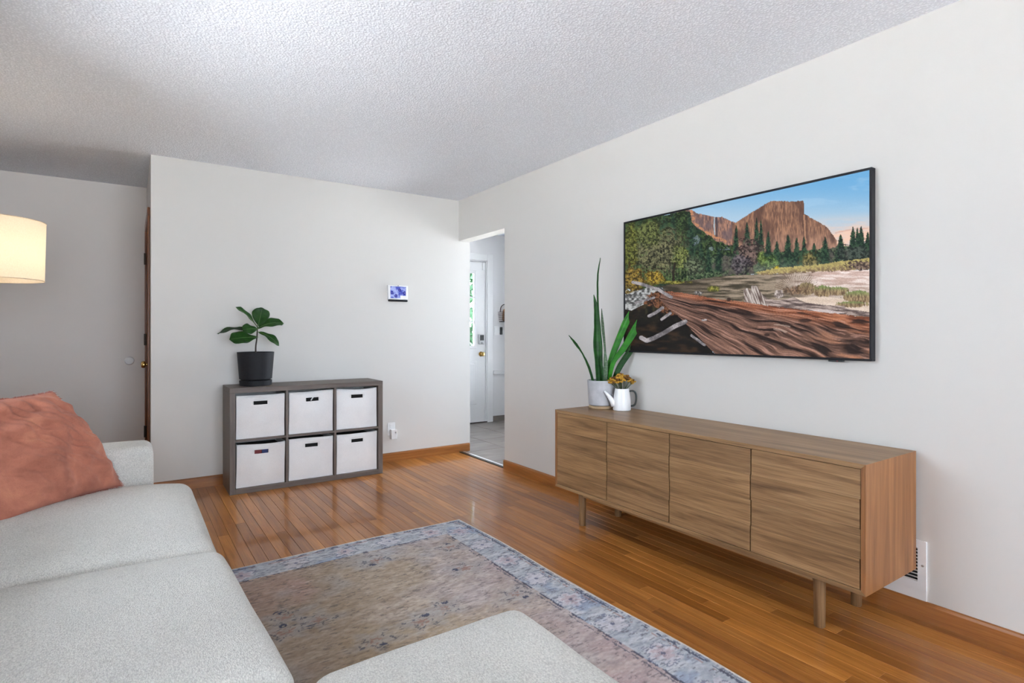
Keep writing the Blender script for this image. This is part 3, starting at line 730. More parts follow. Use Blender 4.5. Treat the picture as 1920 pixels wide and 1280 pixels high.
    vr = fbm(X/13, Y/11, 91, 2); rk = [(70, 830), (130, 805), (200, 785), (275, 775), (310, 800), (270, 850), (230, 860), (150, 900), (110, 920), (70, 910)]
    img = np.where(pol(X, Y, rk)[..., None], mixc((70, 70, 70), (188, 190, 190), sstep(0.3, 0.72, fbm(X/15, Y/12, 91, 4)+(wn-0.5)*0.15)), img)
    rt = [(230, 810), (300, 800), (380, 830), (400, 930), (340, 950), (250, 900), (180, 880)]; img = np.where(pol(X+(n2-.5)*30, Y+(n1-.5)*20, rt)[..., None], mixc((40, 26, 20), (128, 84, 58), sstep(0.35, 0.75, n2)), img)
    # the great log: grain fans out from the root end
    log = [(290, 806), (330, 806), (400, 812), (480, 825), (600, 848), (680, 858), (760, 866), (900, 888), (1100, 912), (1300, 935), (1500, 956), (1500, 1210), (640, 1210), (545, 1120), (480, 1050), (400, 965), (320, 900), (275, 850)]
    a = np.arctan2(Y-786, X-90); r = np.hypot(X-90, Y-786)
    wob = (fbm(X/160, Y/90, 101, 2)-0.5)*0.045+0.03*np.exp(-(((X-960)/90)**2+((Y-1000)/60)**2))
    g1 = fbm((a+wob)*48, r/170, 103, 4); g2 = fbm((a+wob)*190, r/90, 105, 3)
    lc = mixc((60, 42, 36), (150, 112, 96), sstep(0.28, 0.72, g1*0.55+g2*0.45)); top = sstep(0.20, 0.12, a-0.02)
    lc = mixc(lc, mixc((126, 68, 44), (200, 126, 90), sstep(0.3, 0.7, g2)), np.clip(top*0.75, 0, 1)); lc = mixc(lc, (192, 148, 136), sstep(0.62, 0.74, g2)*0.5); lc = mixc(lc, (30, 20, 18), sstep(0.40, 0.28, g1)*0.75)
    lc = mixc(lc, (40, 26, 22), sstep(0.52, 0.78, a)*0.7); lc = mixc(lc, (196, 130, 92), sstep(1000, 1450, X)*sstep(0.5, 0.66, g1)*0.5)
    img = np.where(pol(X+(n2-.5)*6, Y+(n2-0.5)*8, log)[..., None], lc, img)
    for (cx, cy, rx, ry) in ((1120, 975, 45, 13), (680, 852, 14, 14), (900, 1060, 20, 12)):
        m = ((X-cx)/rx)**2+((Y-cy)/ry)**2; img = mixc(img, (46, 32, 28), 0.75*sstep(1.0, 0.3, m))
    lt = np.abs(np.sin((a+wob)*90+r/60)) > 0.9; img = lay(img, 0.45*(lt & (((X-985)/50)**2+((Y-1015)/36)**2 < 1)), (226, 204, 190))
    # bleached branches
    for pts, w1 in (([(120, 752), (180, 764), (260, 792), (345, 840)], 10), ([(136, 872), (190, 858), (244, 843)], 7), ([(214, 952), (255, 930), (294, 902)], 10), ([(288, 972), (312, 955), (340, 934)], 9), ([(168, 1080), (200, 1098), (240, 1084), (310, 1045), (370, 1008), (426, 984)], 14), ([(462, 1066), (500, 1094), (538, 1122)], 8), ([(526, 975), (546, 972)], 6)):
        m = capsule(X, Y+(n3-.5)*6, pts, w1*0.9); c = mixc((96, 92, 96), (186, 180, 182), sstep(0.2, 0.8, fbm(X/40, Y/40, 111)+(wn-0.5)*0.3))
        img = np.where((m > 0)[..., None], c, img)
    g = fbm(X/3.5, Y/3.5, 121, 2)[..., None]; amp = (0.10+0.90*(Y > 560)+0.0*X)[..., None]*0.24
    return img*(1-amp/2+amp*g)

t = thing('wall_television', 'thin black framed television showing a landscape of cliff, river and fallen log', 'television', (XR, 1.832, 1.036))
ty0, ty1, tz0, tz1, tx = 1.107, 2.557, 1.036, 1.863, 2.614
def loc_bm(bm, o):   # world coordinates -> the thing's own
    bmesh.ops.translate(bm, verts=bm.verts, vec=-Vector(o.location))
def pbox(name, th, x0, x1, y0, y1, z0, z1, mat, bev=0.0, seg=1, parent=None):
    bm = bmesh.new(); add_box(bm, x0, x1, y0, y1, z0, z1, bev, seg); loc_bm(bm, th); return from_bm(name, bm, mat, parent or th)
pbox('back_housing', t, tx+0.006, XR-0.0005, ty0+0.01, ty1-0.01, tz0+0.01, tz1-0.01, 'black', 0.003)
bw = 0.010
bm = bmesh.new()
for a in ((ty0, ty1, tz0, tz0+bw), (ty0, ty1, tz1-bw, tz1), (ty0, ty0+bw, tz0+bw, tz1-bw), (ty1-bw, ty1, tz0+bw, tz1-bw)): add_box(bm, tx-0.006, XR-0.006, *a, 0.0012)
loc_bm(bm, t); from_bm('bezel', bm, 'charcoal', t)
nu, nv_ = 640, 364
U, Vv = np.meshgrid(np.linspace(0, 1, nu+1), np.linspace(0, 1, nv_+1))
img = tv_picture(U, Vv)
P = np.stack([np.full_like(U, tx)-t.location.x, (ty1-bw)+(ty0-ty1+2*bw)*U-t.location.y, (tz1-bw)+(tz0-tz1+2*bw)*Vv-t.location.z], -1)
color_grid('screen', P, nu, nv_, img, 'screen', t)
s = pbox('infrared_sensor', t, tx-0.002, tx+0.012, 1.225, 1.290, tz0-0.008, tz0+0.001, 'black', 0.002)
pbox('standby_light', t, tx-0.004, tx-0.001, 1.247, 1.252, tz0-0.006, tz0-0.002, 'red', parent=s)

# ------------------------------------------------------------------ area rug
def rug():
    x0, x1, y0, y1 = -0.35, 1.697, 0.25, 3.056
    nu, nv_ = 420, 570
    U, Vv = np.meshgrid(np.linspace(0, 1, nu+1), np.linspace(0, 1, nv_+1))
    X = x0+(x1-x0)*U; Y = y0+(y1-y0)*Vv
    ex = np.minimum(x1-X, X-x0); ey = np.minimum(y1-Y, Y-y0); e = np.minimum(ex, ey)
    n1 = fbm(X*16, Y*44, 3, 5, 0.65); n2 = fbm(X*34, Y*150, 13, 3, 0.65); n3 = fbm(X*2.3+3, Y*2.3, 23, 4); n4 = fbm(X*7, Y*7, 29, 4); nf = fbm(X*60, Y*120, 43, 2)
    img = mixc((160, 145, 134), (196, 182, 171), sstep(0.25, 0.75, n1))                       # faded field
    img = mixc(img, (172, 138, 132), 0.6*sstep(0.48, 0.66, n3)); img = mixc(img, (172, 174, 184), 0.7*sstep(0.50, 0.66, fbm(X*3.1+9, Y*3.1, 53, 4)))
    img = mixc(img, (172, 152, 126), 0.55*sstep(0.50, 0.7, fbm(X*2.6+4, Y*3.6+7, 63, 4)))
    img = mixc(img, (126, 116, 112), 0.38*sstep(0.56, 0.72, n2)); img = mixc(img, (206, 198, 194), 0.3*sstep(0.44, 0.30, n2))
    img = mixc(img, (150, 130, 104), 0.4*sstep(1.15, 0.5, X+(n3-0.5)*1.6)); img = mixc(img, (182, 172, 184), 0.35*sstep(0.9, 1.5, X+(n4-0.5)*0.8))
    bord = mixc((166, 170, 179), (200, 201, 204), sstep(0.25, 0.75, n1)); bord = mixc(bord, (140, 154, 180), 0.6*sstep(0.5, 0.64, n4)); bord = mixc(bord, (122, 124, 138), 0.5*sstep(0.56, 0.68, n2))
    img = np.where((e < 0.19+0.012*(n4-0.5))[..., None], bord, img)
    # blossoms along the border, every 0.25 m
    for k in range(14):
        for (cx, cy) in ((x1-0.115, 2.86-0.25*k), (1.44-0.25*k, y1-0.115)):
            if not (x0+.1 < cx < x1-.05 and y0+.1 < cy < y1-.05): continue
            r = np.hypot(X-cx, Y-cy)/0.062; an = np.arctan2(Y-cy, X-cx); pet = r-0.16*np.cos(6*an+k)+(n2-0.5)*0.9
            img = mixc(img, (204, 198, 204), 0.6*(pet < 0.9)); img = mixc(img, (178, 150, 154), 0.5*((pet < 0.55) & (k % 2 == 0)))
            img = mixc(img, (92, 96, 120), 0.7*((r < 0.15))); img = mixc(img, (96, 100, 122), 0.55*((np.abs(pet-0.98) < 0.10) & (n1 > 0.45)))
    # guard stripes, worn
    lead = fbm(X*40, Y*40, 71, 2)
    for (a, w_, op) in ((0.032, 0.006, 0.7), (0.020, 0.003, 0.35), (0.193, 0.005, 0.75), (0.210, 0.0035, 0.55)):
        m = (np.abs(e-a+(nf-0.5)*0.012) < w_) & (lead+0.4*(n4-0.5) > 0.42); img = mixc(img, (66, 70, 88), op*m)
    img = mixc(img, (150, 112, 106), 0.5*((np.abs(e-0.045) < 0.006) & (n1 > 0.5)))
    # scattered faded sprays in the field
    rr = random.Random(12)
    for k in range(34):
        cx, cy = rr.uniform(x0+.25, x1-.25), rr.uniform(y0+.25, y1-.25)
        if k < 5: cx, cy = [(1.042, 2.74), (1.088, 2.10), (0.524, 2.40), (1.36, 2.40), (0.62, 2.30)][k]
        r = np.hypot((X-cx), (Y-cy)*1.4); an = np.arctan2(Y-cy, X-cx); q = r*(1+0.3*np.cos(5*an+k))+(n2-0.5)*0.05
        img = mixc(img, (168, 164, 164), 0.5*sstep(0.13, 0.05, q)); img = mixc(img, (80, 80, 92), 0.7*((np.abs(q-0.055) < 0.005) & (lead > 0.5)))
        img = mixc(img, (142, 104, 92), 0.6*((q < 0.028) & (nf > 0.45))); img = mixc(img, (60, 66, 88), 0.8*((np.hypot(X-cx-0.05*math.cos(k), Y-cy-0.05*math.sin(k)) < 0.016) & (nf > 0.4)))
    img = mixc(img, (92, 88, 90), 0.35*((n2 > 0.62) & (lead > 0.55)))
    img = np.where((e < 0.010)[..., None], np.array((214, 204, 192.)), img)
    img = img*(0.9+0.2*nf[..., None])
    Xd = X+0.006*np.sin(Y*5.2+1.0)*sstep(0.4, 0.0, x1-X); Yd = Y-0.030*sstep(1.2, 0.1, X)*sstep(0.5, 0.0, y1-Y)+0.003*np.sin(X*7)*sstep(0.3, 0, y1-Y)
    Z = 0.006+0.0015*np.sin(Y*5.2)*sstep(0.15, 0.0, x1-X)-0.004*sstep(0.004, 0.0, e)
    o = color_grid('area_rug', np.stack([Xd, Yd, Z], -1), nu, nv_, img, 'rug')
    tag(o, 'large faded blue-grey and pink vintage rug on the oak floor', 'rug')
    # underside so the rug has body
    idx = [0, nu, (nu+1)*(nv_+1)-1, (nu+1)*nv_]
    vs = [o.data.vertices[i].co.copy() for i in idx]; inset = 0.004
    b = pyd('rug_backing', [(v.x, v.y, zz) for zz in (0.0005, 0.0018) for v in vs], [[3, 2, 1, 0], [4, 5, 6, 7], [0, 1, 5, 4], [1, 2, 6, 5], [2, 3, 7, 6], [3, 0, 4, 7]], 'concrete', o)
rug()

# ------------------------------------------------------------------ sideboard
cx0, cx1, cy0, cy1, cz0, cz1 = 2.200, 2.632, 0.953, 2.744, 0.202, 0.680
t = thing('sideboard', 'long low wooden sideboard with four plank doors below the television', 'sideboard', ((cx0+cx1)/2, (cy0+cy1)/2, 0))
pt = 0.018
def mitred(name, ya, yb, za, zb, mat, horizontal, top):
    # panel of the case with mitred ends
    bm = bmesh.new(); V = []
    if horizontal:
        zo, zi = (zb, za) if top else (za, zb)
        pr = [(cy0, zo), (cy1, zo), (cy1-pt, zi), (cy0+pt, zi)]
    else:
        yo, yi = (ya, yb) if top else (yb, ya)
        pr = [(yo, cz0), (yo, cz1), (yi, cz1-pt), (yi, cz0+pt)]
    A = [bm.verts.new((cx0, y, z)) for y, z in pr]; B = [bm.verts.new((cx1, y, z)) for y, z in pr]
    for i in range(4): bm.faces.new((A[i], A[(i+1) % 4], B[(i+1) % 4], B[i]))
    bm.faces.new(A[::-1]); bm.faces.new(B)
    bmesh.ops.bevel(bm, geom=list(bm.edges), offset=0.0008, segments=1, affect='EDGES')
    loc_bm(bm, t); return from_bm(name, bm, mat, t)
mitred('top_panel', 0, 0, cz1-pt, cz1, 'conY', True, True); mitred('bottom_panel', 0, 0, cz0, cz0+pt, 'conY', True, False)
mitred('side_panel', cy0, cy0+pt, 0, 0, 'conZ', False, True); mitred('side_panel', cy1-pt, cy1, 0, 0, 'conZ', False, False)
pbox('back_panel', t, cx1-0.012, cx1-0.002, cy0+pt, cy1-pt, cz0+pt, cz1-pt, 'conY')
dw_ = (cy1-cy0-2*pt)/4
ph = (cz1-cz0-2*pt-0.004)/4
for k in range(4):
    ya, yb = cy0+pt+k*dw_, cy0+pt+(k+1)*dw_
    d = pbox('door', t, cx0+0.016, cx0+0.024, ya+0.004, yb-0.004, cz0+pt+0.002, cz1-pt-0.002, 'dark')
    for r in range(4):
        sh = 0.0030 if r in (0, 2) else 0.0     # rows alternate, so the seams step
        zb_ = cz0+pt+0.002+r*ph
        pbox('plank', t, cx0+0.0008, cx0+0.0165, ya+0.0010+sh, yb-0.0040+sh, zb_+0.0002, zb_+ph-0.0002, 'conD', 0.0007, parent=d)
for (lx, ly) in ((2.253, 1.145), (2.256, 2.552), (2.556, 1.145), (2.556, 2.552)):
    bm = bmesh.new(); add_lathe(bm, [(0.0185, 0), (0.0205, 0.003), (0.0225, cz0-0.002), (0.0225, cz0)], 24, lx, ly, 0); loc_bm(bm, t); sharp(from_bm('leg', bm, 'conleg', t, smooth=True))
for xx in (2.240, 2.546): pbox('rail', t, xx, xx+0.02, 1.145+0.02, 2.552-0.02, cz0-0.026, cz0, 'conY', 0.001)
for yy in (1.137, 2.544): pbox('rail', t, 2.275, 2.534, yy, yy+0.018, cz0-0.026, cz0, 'conY', 0.001)

# ------------------------------------------------------------------ cube shelf and bins
sx0, sx1, sy0, sy1, sz = 0.592, 1.732, 4.428, 4.780, 0.762
t = thing('cube_shelf', 'grey wood-grain six-cube shelf against the white wall', 'shelf', ((sx0+sx1)/2, (sy0+sy1)/2, 0))
op, dv = 0.037, 0.016
cwid = (sx1-sx0-2*op-2*dv)/3; chgt = (sz-2*op-dv)/2
pbox('top_panel', t, sx0, sx1, sy0, sy1, sz-op, sz, 'shelfX', 0.0012); pbox('bottom_panel', t, sx0+op, sx1-op, sy0, sy1, 0, op, 'shelfX', 0.0012)
pbox('side_panel', t, sx0, sx0+op, sy0, sy1, 0, sz-op, 'shelfZ', 0.0012); pbox('side_panel', t, sx1-op, sx1, sy0, sy1, 0, sz-op, 'shelfZ', 0.0012)
for k in (1, 2):
    xx = sx0+op+k*cwid+(k-1)*dv; pbox('divider', t, xx, xx+dv, sy0+0.003, sy1, op, sz-op, 'shelfZ', 0.0008)
for k in range(3):
    xx = sx0+op+k*(cwid+dv); pbox('middle_shelf', t, xx, xx+cwid, sy0+0.003, sy1, op+chgt, op+chgt+dv, 'shelfX', 0.0008)
pbox('back_panel', t, sx0+op, sx1-op, sy1-0.006, sy1-0.001, op, sz-op, 'dark')
def make_bin(x, y, z, w_, d_, h_, seed, label):
    rg = random.Random(seed)
    th = thing('storage_bin', label, 'storage bin', (x+w_/2, y+d_/2, z), 0, 'white canvas bins in the cube shelf')
    # outer skin with a handle slot in the front; x across, front at -d/2
    hw, hh = 0.048, 0.0145; sc0 = rg.uniform(-0.004, 0.006); hz = h_-0.058+rg.uniform(-0.004, 0.004)
    xs = sorted(set([-w_/2, w_/2, sc0-hw, sc0+hw]+[round(a, 4) for a in np.linspace(-w_/2, w_/2, 15)])); zs = sorted(set([0, h_, hz-hh, hz+hh]+[round(a, 4) for a in np.linspace(0, h_, 13)]))
    lean = rg.uniform(-0.006, 0.006); sag = rg.uniform(0.003, 0.009); bul = rg.uniform(0.004, 0.010); ph_ = rg.uniform(0, 6)
    def warp(px_, py_, pz_):
        u = px_/(w_/2); v = pz_/h_
        nn = mnoise.noise(Vector((px_*9+seed*3, py_*9, pz_*9)))
        nx = px_*(1-0.010*v*(1-v)*4)+lean*v; ny = py_-bul*(1-u*u)*math.sin(math.pi*min(1, v*1.05))*(1 if py_ < 0 else 0)+0.005*nn*(1-u*u)
        nz = pz_-sag*(1-u*u)*v*v+0.006*math.sin(u*2+ph_)*v*v*v*0.6
        # a corner crease
        return (nx, ny, nz)
    V = []; F = []
    def grid(A, B, f, skip=None):
        base = len(V)
        for b in B:
            for a in A: V.append(warp(*f(a, b)))
        for j in range(len(B)-1):
            for i in range(len(A)-1):
                if skip and skip((A[i]+A[i+1])/2, (B[j]+B[j+1])/2): continue
                q = base+j*len(A)+i; F.append([q, q+1, q+len(A)+1, q+len(A)])
    grid(xs, zs, lambda a, b: (a, -d_/2, b), lambda a, b: abs(a-sc0) < hw and abs(b-hz) < hh)
    ys = list(np.linspace(-d_/2, d_/2, 7))
    grid(ys, zs, lambda a, b: (w_/2, a, b)); grid(ys, zs, lambda a, b: (-w_/2, a, b)); grid(xs, zs, lambda a, b: (a, d_/2, b)); grid(xs, ys, lambda a, b: (a, b, 0.0))
    bm = bmesh.new(); vs = [bm.verts.new(v) for v in V]
    for f in F: bm.faces.new([vs[i] for i in f])
    bmesh.ops.remove_doubles(bm, verts=bm.verts, dist=0.0004)
    bmesh.ops.recalc_face_normals(bm, faces=bm.faces)
    o = from_bm('bin_body', bm, 'bin', th, smooth=True); sharp(o, 50)
    md = o.modifiers.new('thick', 'SOLIDIFY'); md.thickness = 0.003; md.offset = -1
    # stiffener ring round the slot
    fy = -d_/2-bul-0.0008
    bm = bmesh.new()
    yq = warp(sc0, -d_/2, hz)[1]-0.0012
    o2 = lean*hz/h_; dz_ = -sag*(hz/h_)**2
    for a in ((-hw-0.004, hw+0.004, hh, hh+0.004), (-hw-0.004, hw+0.004, -hh-0.004, -hh), (-hw-0.004, -hw, -hh, hh), (hw, hw+0.004, -hh, hh)):
        add_box(bm, sc0+a[0]+o2, sc0+a[1]+o2, yq, yq+0.003, hz+a[2]+dz_, hz+a[3]+dz_)
    from_bm('handle_slot_rim', bm, 'bin', th)
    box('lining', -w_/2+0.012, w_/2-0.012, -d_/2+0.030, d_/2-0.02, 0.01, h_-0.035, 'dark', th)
    return th
names = [['lower left bin with red and blue showing in its handle slot', 'lower middle white canvas bin in the grey shelf', 'lower right white canvas bin next to the outlet'],
         ['upper left white canvas bin below the potted fig', 'upper middle white canvas bin with pale strip in its slot', 'upper right white canvas bin in the grey shelf']]
for j in range(2):
    for i in range(3):
        x = sx0+op+i*(cwid+dv)+0.007; z = op+j*(chgt+dv)+0.001
        make_bin(x, sy0+0.022, z, cwid-0.014, 0.31, chgt-(0.016 if j else 0.022)-0.004*(i == 0), 11+j*3+i, names[j][i])
bx_, bz_ = sx0+op+cwid/2, op+chgt-0.026-0.058
tag(box('folded_card', bx_-0.05, bx_+0.008, sy0+0.034, sy0+0.040, bz_-0.05, bz_+0.018, 'red'), 'red card seen through the lower left bin slot', 'card')
tag(box('folded_card', bx_+0.012, bx_+0.05, sy0+0.034, sy0+0.040, bz_-0.05, bz_+0.016, 'blue'), 'blue card seen through the lower left bin slot', 'card')
bx_, bz_ = sx0+op+cwid*1.5+dv, op+dv+2*chgt-0.016-0.058
o = box('paper_strip', -0.004, 0.004, 0.0, 0.003, -0.02, 0.016, 'white', loc=(bx_+0.012, sy0+0.033, bz_), rot=(0, R(35), 0)); tag(o, 'pale paper strip inside the upper middle bin slot', 'paper')

# ------------------------------------------------------------------ potted fiddle-leaf fig on the shelf
fx, fy_, fz = 0.795, 4.610, sz
t = thing('potted_fig', 'young fiddle-leaf fig in a black pot on the cube shelf', 'potted plant', (fx, fy_, fz))
lathe('saucer', [(0.108, 0), (0.112, 0.003), (0.114, 0.038), (0.110, 0.040), (0.100, 0.040)], 'charcoal', t, 40)
lathe('pot', [(0.100, 0.040), (0.106, 0.047), (0.114, 0.049), (0.129, 0.248), (0.129, 0.251), (0.123, 0.251), (0.121, 0.225), (0.02, 0.225)], 'charcoal', t, 40)
lathe('soil', [(0.121, 0.222), (0.08, 0.229), (0.01, 0.232)], 'soil', t, 30)
V0 = Vector
stem = spline([(0.0, 0, 0.22), (0.0, 0.0, 0.29), (0.008, 0, 0.36), (0.012, 0.0, 0.45)], 6)
tube('stem', stem, [0.0065-0.0025*i/len(stem) for i in range(len(stem))], 'bark', t, 8)
def fig_leaf(b, tip, wid, nrm, droop=0.02, fold=0.15, seed=0):
    b, tip, nrm = V0(b), V0(tip), V0(nrm).normalized(); ax = tip-b; L = ax.length; a = ax/L
    side = a.cross(nrm).normalized(); nrm = side.cross(a).normalized(); rg = random.Random(seed)
    nt_, ns = 14, 8; V = []; F = []
    for i in range(nt_+1):
        tt = i/nt_
        w_ = wid*0.64*(0.10+0.95*math.sin(math.pi*min(1, tt**1.15*0.93+0.02))**0.8*(0.55+0.55*tt)) if tt < 1 else wid*0.10
        if tt < 0.08: w_ *= 0.35+tt*8
        for j in range(ns+1):
            s_ = j/ns*2-1
            wv = 0.07*wid*math.sin(tt*13+seed+s_*1.5)*s_*s_
            p = b+a*(L*tt*(1.0-0.03*abs(s_)*(tt > 0.9)))+side*(w_*s_)+nrm*(fold*w_*abs(s_)+wv+droop*4*tt*(1-tt))
            V.append(p)
    for i in range(nt_):
        for j in range(ns): q = i*(ns+1)+j; F.append([q, q+1, q+ns+2, q+ns+1])
    o = pyd('leaf', V, F, 'figleaf', t, smooth=True); md = o.modifiers.new('thick', 'SOLIDIFY'); md.thickness = 0.0012
    bm = bmesh.new(); add_tube(bm, [b-a*0.01]+[b+a*(L*k/6)+nrm*(droop*4*(k/6)*(1-k/6)+0.0012) for k in range(0, 7)], [0.0024]+[0.0022-0.0016*k/6 for k in range(7)], 6)
    from_bm('midrib', bm, 'figvein', o, smooth=True)
CD = V0((-0.17, -0.98, 0.1))   # towards the room
fig_leaf((0.004, -0.01, 0.445), (-0.146, -0.05, 0.586), 0.062, (0.35, -0.5, 0.8), 0.012, 0.3, 1)
fig_leaf((0.016, -0.01, 0.455), (0.052, 0.03, 0.590), 0.106, CD, -0.01, 0.10, 2)
fig_leaf((0.014, -0.01, 0.430), (0.195, -0.03, 0.470), 0.075, (0.0, -0.75, 0.75), 0.030, 0.2, 3)
fig_leaf((0.020, 0.03, 0.450), (0.110, 0.10, 0.500), 0.07, (0.1, -0.8, 0.6), 0.012, 0.1, 4)
fig_leaf((0.006, -0.02, 0.425), (-0.105, -0.07, 0.418), 0.075, (0.0, -0.85, 0.5), 0.008, 0.05, 5)
fig_leaf((-0.02, 0.05, 0.410), (-0.255, 0.06, 0.388), 0.085, (0.05, 0.28, 1.0), 0.030, 0.05, 6)
fig_leaf((0.004, -0.02, 0.362), (-0.192, -0.08, 0.346), 0.100, (0.0, -0.8, 0.65), 0.010, 0.12, 7)
fig_leaf((0.016, -0.01, 0.402), (0.155, -0.06, 0.296), 0.062, (0.45, -0.75, 0.5), 0.022, 0.12, 8)

# ------------------------------------------------------------------ smart display, outlet
t = thing('smart_display', 'small white smart display showing blue flowers on the wall', 'smart display', (2.013, YB, 1.44))
pbox('housing', t, 1.917, 2.109, YB-0.022, YB-0.0005, 1.458, 1.588, 'white', 0.006, 2)
pbox('speaker_base', t, 1.922, 2.104, YB-0.030, YB-0.004, 1.441, 1.457, 'charcoal', 0.005, 2)
nu, nv_ = 72, 48; U, Vv = np.meshgrid(np.linspace(0, 1, nu+1), np.linspace(0, 1, nv_+1))
im = mixc((70, 84, 190), (176, 190, 246), sstep(0.3, 0.7, fbm(U*7, Vv*5, 7)))
for (cx, cy) in ((0.11, 0.55), (0.35, 0.80), (0.60, 0.30), (0.92, 0.55)):
    r = np.hypot((U-cx)*1.5, Vv-cy)+0.06*(fbm(U*16, Vv*16, 8)-0.5); im = mixc(im, (24, 22, 128), 0.85*(r < 0.14)); im = mixc(im, (130, 140, 236), 0.9*(r < 0.05))
im = mixc(im, (246, 248, 250), 1.0*((U > 0.64) & (Vv > 0.78)))
P = np.stack([1.938+0.150*U-t.location.x, np.full_like(U, -0.0228), 1.577-0.106*Vv-t.location.z], -1)
color_grid('screen', P, nu, nv_, im, 'screen', t)
lathe('camera_dot', [(0.004, 0), (0.004, 0.0012), (0.001, 0.0014)], 'black', t, 12, loc=(0, -0.0222, 0.143), rot=(R(90), 0, 0))
t = thing('wall_outlet', 'white outlet plate beside the cube shelf', 'outlet', (1.958, YB, 0.235))
pbox('cover_plate', t, 1.920, 1.992, YB-0.006, YB-0.0003, 0.235, 0.350, 'white', 0.003, 2)
pbox('socket_face', t, 1.939, 1.973, YB-0.009, YB-0.005, 0.302, 0.336, 'white', 0.003)
pbox('socket_face', t, 1.939, 1.973, YB-0.009, YB-0.005, 0.250, 0.284, 'white', 0.003)
t = thing('plug_adapter', 'white plug-in adapter in the lower socket of the outlet', 'adapter', (1.958, YB-0.01, 0.20))
pbox('adapter_body', t, 1.936, 1.990, YB-0.055, YB-0.010, 0.205, 0.292, 'white', 0.005, 2)
pbox('button', t, 1.970, 1.982, YB-0.0565, YB-0.054, 0.258, 0.272, 'chrome', 0.001)

# ------------------------------------------------------------------ snake plant and watering jug on the sideboard
ST = cz1
px_c, py_c = 2.485, 2.630
t = thing('snake_plant', 'tall snake plant in a grey concrete pot on the sideboard', 'potted plant', (px_c, py_c, ST))
lathe('saucer', [(0.074, 0), (0.079, 0.003), (0.080, 0.016), (0.077, 0.019), (0.06, 0.019)], 'tanwood', t, 40)
lathe('pot', [(0.072, 0.019), (0.080, 0.024), (0.090, 0.176), (0.0885, 0.178), (0.082, 0.178), (0.080, 0.160), (0.02, 0.160)], 'concrete', t, 40)
lathe('soil', [(0.080, 0.158), (0.05, 0.164), (0.005, 0.166)], 'soil', t, 30)
RT = V0((math.cos(YAW), -math.sin(YAW), 0)); FW = V0((math.sin(YAW), math.cos(YAW), 0))
def blade(pts, wid, mat, face=(0, 0), twist=0.0, cup=0.18):
    # pts: (across, depth, height) relative to the pot centre, across = to the viewer's right
    K = [RT*p[0]+FW*p[1]+V0((0, 0, p[2])) for p in pts]; m = 8; Pc = spline(K, m); Ws = []
    for i in range(len(Pc)):
        q = i/m; a = min(int(q), len(wid)-2); f = q-a; f = (f*f*(3-2*f) if a < len(wid)-2 else f**1.3); Ws.append(wid[a]*(1-f)+wid[a+1]*f)
    V = []; F = []; n = 6
    for i, p in enumerate(Pc):
        tg = (Pc[min(i+1, len(Pc)-1)]-Pc[max(i-1, 0)]).normalized(); tw = twist*i/len(Pc)+face[0]
        nb = (-FW*math.cos(tw)+RT*math.sin(tw)); sd = tg.cross(nb).normalized(); nb = sd.cross(tg).normalized()
        for j in range(n+1):
            s_ = j/n*2-1; V.append(p+sd*(Ws[i]*0.5*s_)+nb*(cup*Ws[i]*s_*s_+0.0006*math.sin(i*1.7)))
    for i in range(len(Pc)-1):
        for j in range(n): q = i*(n+1)+j; F.append([q, q+1, q+n+2, q+n+1])
    o = pyd('blade', V, F, mat, t, smooth=True); md = o.modifiers.new('thick', 'SOLIDIFY'); md.thickness = 0.003
K_ = 3.52/FPX     # metres per photo pixel at the pot
def bp_(pts): return [((x-1128)*K_, d_, 0.166+(716-y)*K_) for x, y, d_ in pts]
blade(bp_([(1128, 722, 0.03), (1126, 650, 0.03), (1122.4, 568, 0.02), (1121.7, 515, 0.01), (1126.6, 480, 0.0)]), [0.03, 0.035, 0.012, 0.011, 0.0006], 'snake', (0.3,), 0.5)
blade(bp_([(1123, 722, 0.0), (1121.7, 680, -0.005), (1119.5, 646, -0.01), (1119, 608, 0.0), (1118, 575, 0.01), (1114.4, 550, 0.01)]), [0.030, 0.042, 0.054, 0.036, 0.026, 0.001], 'snake', (0.1,), 0.2)
blade(bp_([(1131, 722, -0.03), (1128, 690, -0.032), (1124, 668, -0.03)]), [0.016, 0.014, 0.001], 'snake', (0.2,), 0.1)
blade(bp_([(1135, 722, -0.025), (1134.3, 680, -0.03), (1133.4, 654, -0.03)]), [0.022, 0.028, 0.001], 'snakemott', (0.2,), 0.1)
blade(bp_([(1138, 722, 0.03), (1137, 660, 0.035), (1132.3, 608, 0.04), (1130.7, 576, 0.04)]), [0.02, 0.010, 0.017, 0.0006], 'snakemott', (-0.3,), 0.6)
blade(bp_([(1136, 722, 0.0), (1143, 682, -0.01), (1157, 643, -0.015), (1173, 604, -0.02), (1191, 566, -0.02)]), [0.020, 0.028, 0.036, 0.042, 0.001], 'snakelight', (-0.25,), 0.3)
blade(bp_([(1141, 722, -0.02), (1148, 680, -0.045), (1168, 650, -0.06), (1187, 617, -0.07), (1208.7, 572, -0.08)]), [0.018, 0.024, 0.036, 0.044, 0.001], 'snakelight', (-0.3,), 0.3)
blade(bp_([(1146, 722, -0.01), (1163, 685, -0.02), (1182, 655, -0.03), (1196, 624, -0.04)]), [0.018, 0.034, 0.036, 0.001], 'snake', (-0.3,), 0.4)
blade(bp_([(1113, 722, -0.03), (1103, 689, -0.04), (1089.8, 661, -0.05), (1076.6, 643, -0.055), (1064.3, 627, -0.06)]), [0.016, 0.017, 0.009, 0.020, 0.0006], 'snake', (0.5,), 0.6)

